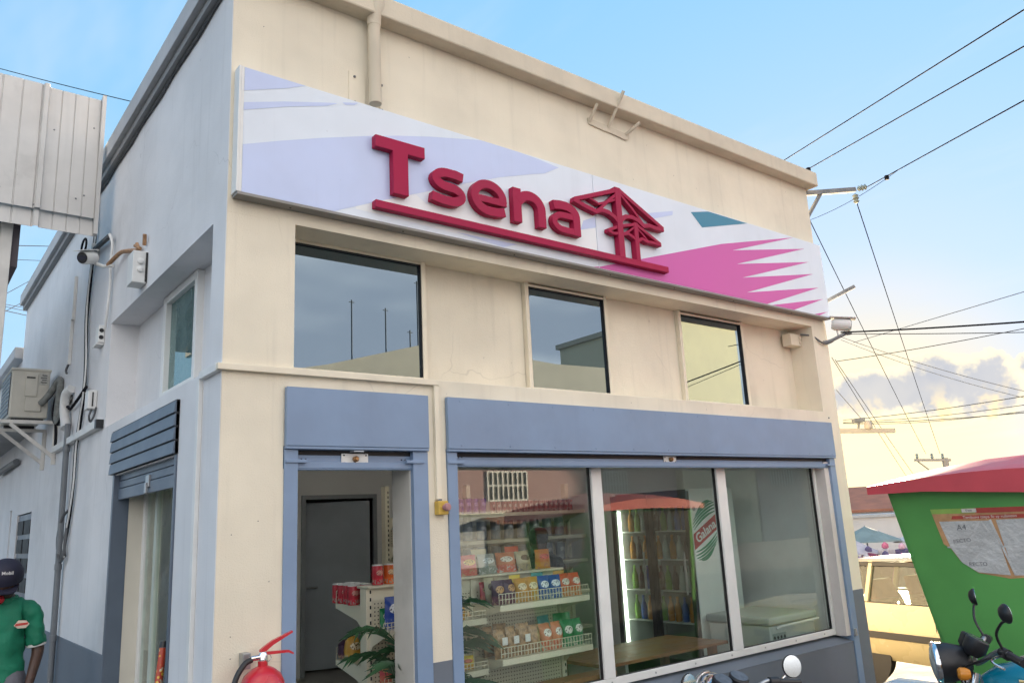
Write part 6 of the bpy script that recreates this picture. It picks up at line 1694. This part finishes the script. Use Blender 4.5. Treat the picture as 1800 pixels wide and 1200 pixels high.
for i in range(12):
    x_, y_ = 19.6 + (i % 6) * .36 + rnd.uniform(-.1, .1), 8.35 - (i % 6) * .30 + (i // 6) * .5; z0 = ground_z(x_, y_)
    t = thing('market_stall', '%s cloth-covered stall from the shop in the %s row of the far market' % (ORD[i % 6], ('front', 'back')[i // 6]), 'stall', (x_, y_, z0), 'stalls of the far market')
    h_ = .25 + (i // 6) * .22 + rnd.uniform(-.05, .08) - z0
    f = MB(); f.hexa([(x_ - .2, y_ - .2, z0), (x_ + .2, y_ - .2, z0), (x_ - .2, y_ + .2, z0), (x_ + .2, y_ + .2, z0), (x_ - .17, y_ - .15, z0 + h_), (x_ + .19, y_ - .17, z0 + h_ + rnd.uniform(-.1, .1)), (x_ - .15, y_ + .15, z0 + h_), (x_ + .18, y_ + .17, z0 + h_)])
    f.build('cloth', mat('stall_cloth_%d' % (i % 6), CL[i % 6], .85, .35, 9), t)
    f = MB(); f.lathe([(.02, 0), (.10, .05), (.09, .14), (.02, .2)], (x_, y_, z0 + h_ - .02), (0, 0, 1), 8); f.build('bundle', mat('stall_cloth_%d' % ((i + 2) % 6), CL[(i + 2) % 6], .85, .3, 9), t)

# ================================================================== OPPOSITE SIDE OF THE STREET (seen mirrored in the panes)
MAUVE = mat('mauve_render', (.36, .22, .24), .8, .08, .6, stain=.1); PALEB = mat('pale_blue_render', (.42, .47, .54), .8, .08, .6, stain=.1)
ob_ = thing('opposite_house', 'mauve and pale blue two-storey house across the street, mirrored in the shop window', 'building', (20, -25, 0))
MB().box(11, 32, -33, -24, 2.3, 8.0).build('wall', MAUVE, ob_); MB().box(11.02, 31.98, -32.9, -24.05, 0, 2.2).build('lower_wall', PALEB, ob_)
MB().box(10.9, 32.1, -33, -23.6, 2.2, 2.32).build('ledge', FARW, ob_)
f = MB(); f.prism([(10.6, 7.9), (12.0, 8.2), (17.0, 9.6), (24.0, 9.2), (32.4, 9.4), (32.4, 7.9)], 'Y', -33, -23.8); f.build('roof', mat('dusty_roof', (.38, .34, .28), .8, .15, .4, stain=.3), ob_)
for (x0, x1) in ((14.0, 16.0), (19.5, 21.7), (26.6, 28.2)):
    wo = MB().box(x0, x1, -24.0, -23.97, 2.76, 4.0).build('window', DARKW, ob_)
    g = MB()
    for k in range(9):
        xx = x0 + (x1 - x0) * k / 8; g.box(xx - .035, xx + .035, -23.95, -23.92, 2.76, 4.0)
    for zz in (2.76, 3.4, 4.0):
        g.box(x0, x1, -23.951, -23.921, zz - .035, zz + .035)
    g.build('grille', WB, wo)
for (x0, x1, z1) in ((15.0, 17.0, 2.0), (19.4, 22.8, 1.9), (25.0, 26.2, 2.05)):
    MB().box(x0, x1, -24.04, -23.98, .0, z1).build('doorway', DARKW, ob_)
f = MB(); f.hexa([(19.2, -24, 1.95), (23, -24, 1.95), (19.2, -22.9, 1.75), (23, -22.9, 1.75), (19.2, -24, 2.05), (23, -24, 2.05), (19.2, -22.9, 1.79), (23, -22.9, 1.79)]); f.build('awning', TILE, ob_)
ob2 = thing('tall_cream_house', 'tall cream house across the street, mirrored golden in the end window', 'building', (38, -25, 0))
MB().box(32.6, 39.0, -33, -24, 0, 12.6).build('wall', mat('cream_house_render', (.80, .70, .46), .8, .10, .3, stain=.15, streak=.1), ob2); MB().box(32.4, 39.1, -33.2, -23.8, 12.601, 12.9).build('parapet', FARC, ob2)
ob3 = thing('pink_house', 'low pink house across the street, mirrored in the end pane', 'building', (48, -25, 0))
MB().box(39.2, 70, -33, -24, 0, 6.6).build('wall', mat('pink_render', (.46, .36, .35), .8, .08, .6), ob3); MB().box(39.15, 70.2, -33.2, -23.7, 6.601, 6.9).build('parapet', FARC, ob3)
for x0 in (40.5, 45.0, 50.0):
    wo = MB().box(x0, x0 + 2.2, -24.0, -23.97, 3.2, 4.6).build('window', DARKW, ob3); g = MB()
    for k in range(9):
        g.box(x0 + k * .275 - .035, x0 + k * .275 + .035, -23.95, -23.92, 3.2, 4.6)
    g.build('grille', WB, wo)
for (xa, za, hh, wd) in ((13.4, 8.6, 2.6, 'first'), (15.0, 9.05, 2.0, 'second'), (16.2, 9.4, .8, 'shortest'), (16.6, 9.5, 3.0, 'tallest')):
    t = thing('roof_aerial', wd + ' thin aerial pole on the grey roof mirrored in the upper window', 'aerial', (xa, -24.5, za), 'roof aerials across the street')
    MB().tube([(xa, -24.5, za - .3), (xa, -24.5, za + hh)], .03, 6).build('pole', CABLEG, t); MB().bar((xa - .12, -24.5, za + hh - .1), (xa + .12, -24.5, za + hh - .1), .03, .03).build('crossbar', CABLEG, t)

# ------------------------------------------------------------------ tidy the helper property
for o in bpy.data.objects:
    if '_o' in o:
        del o['_o']
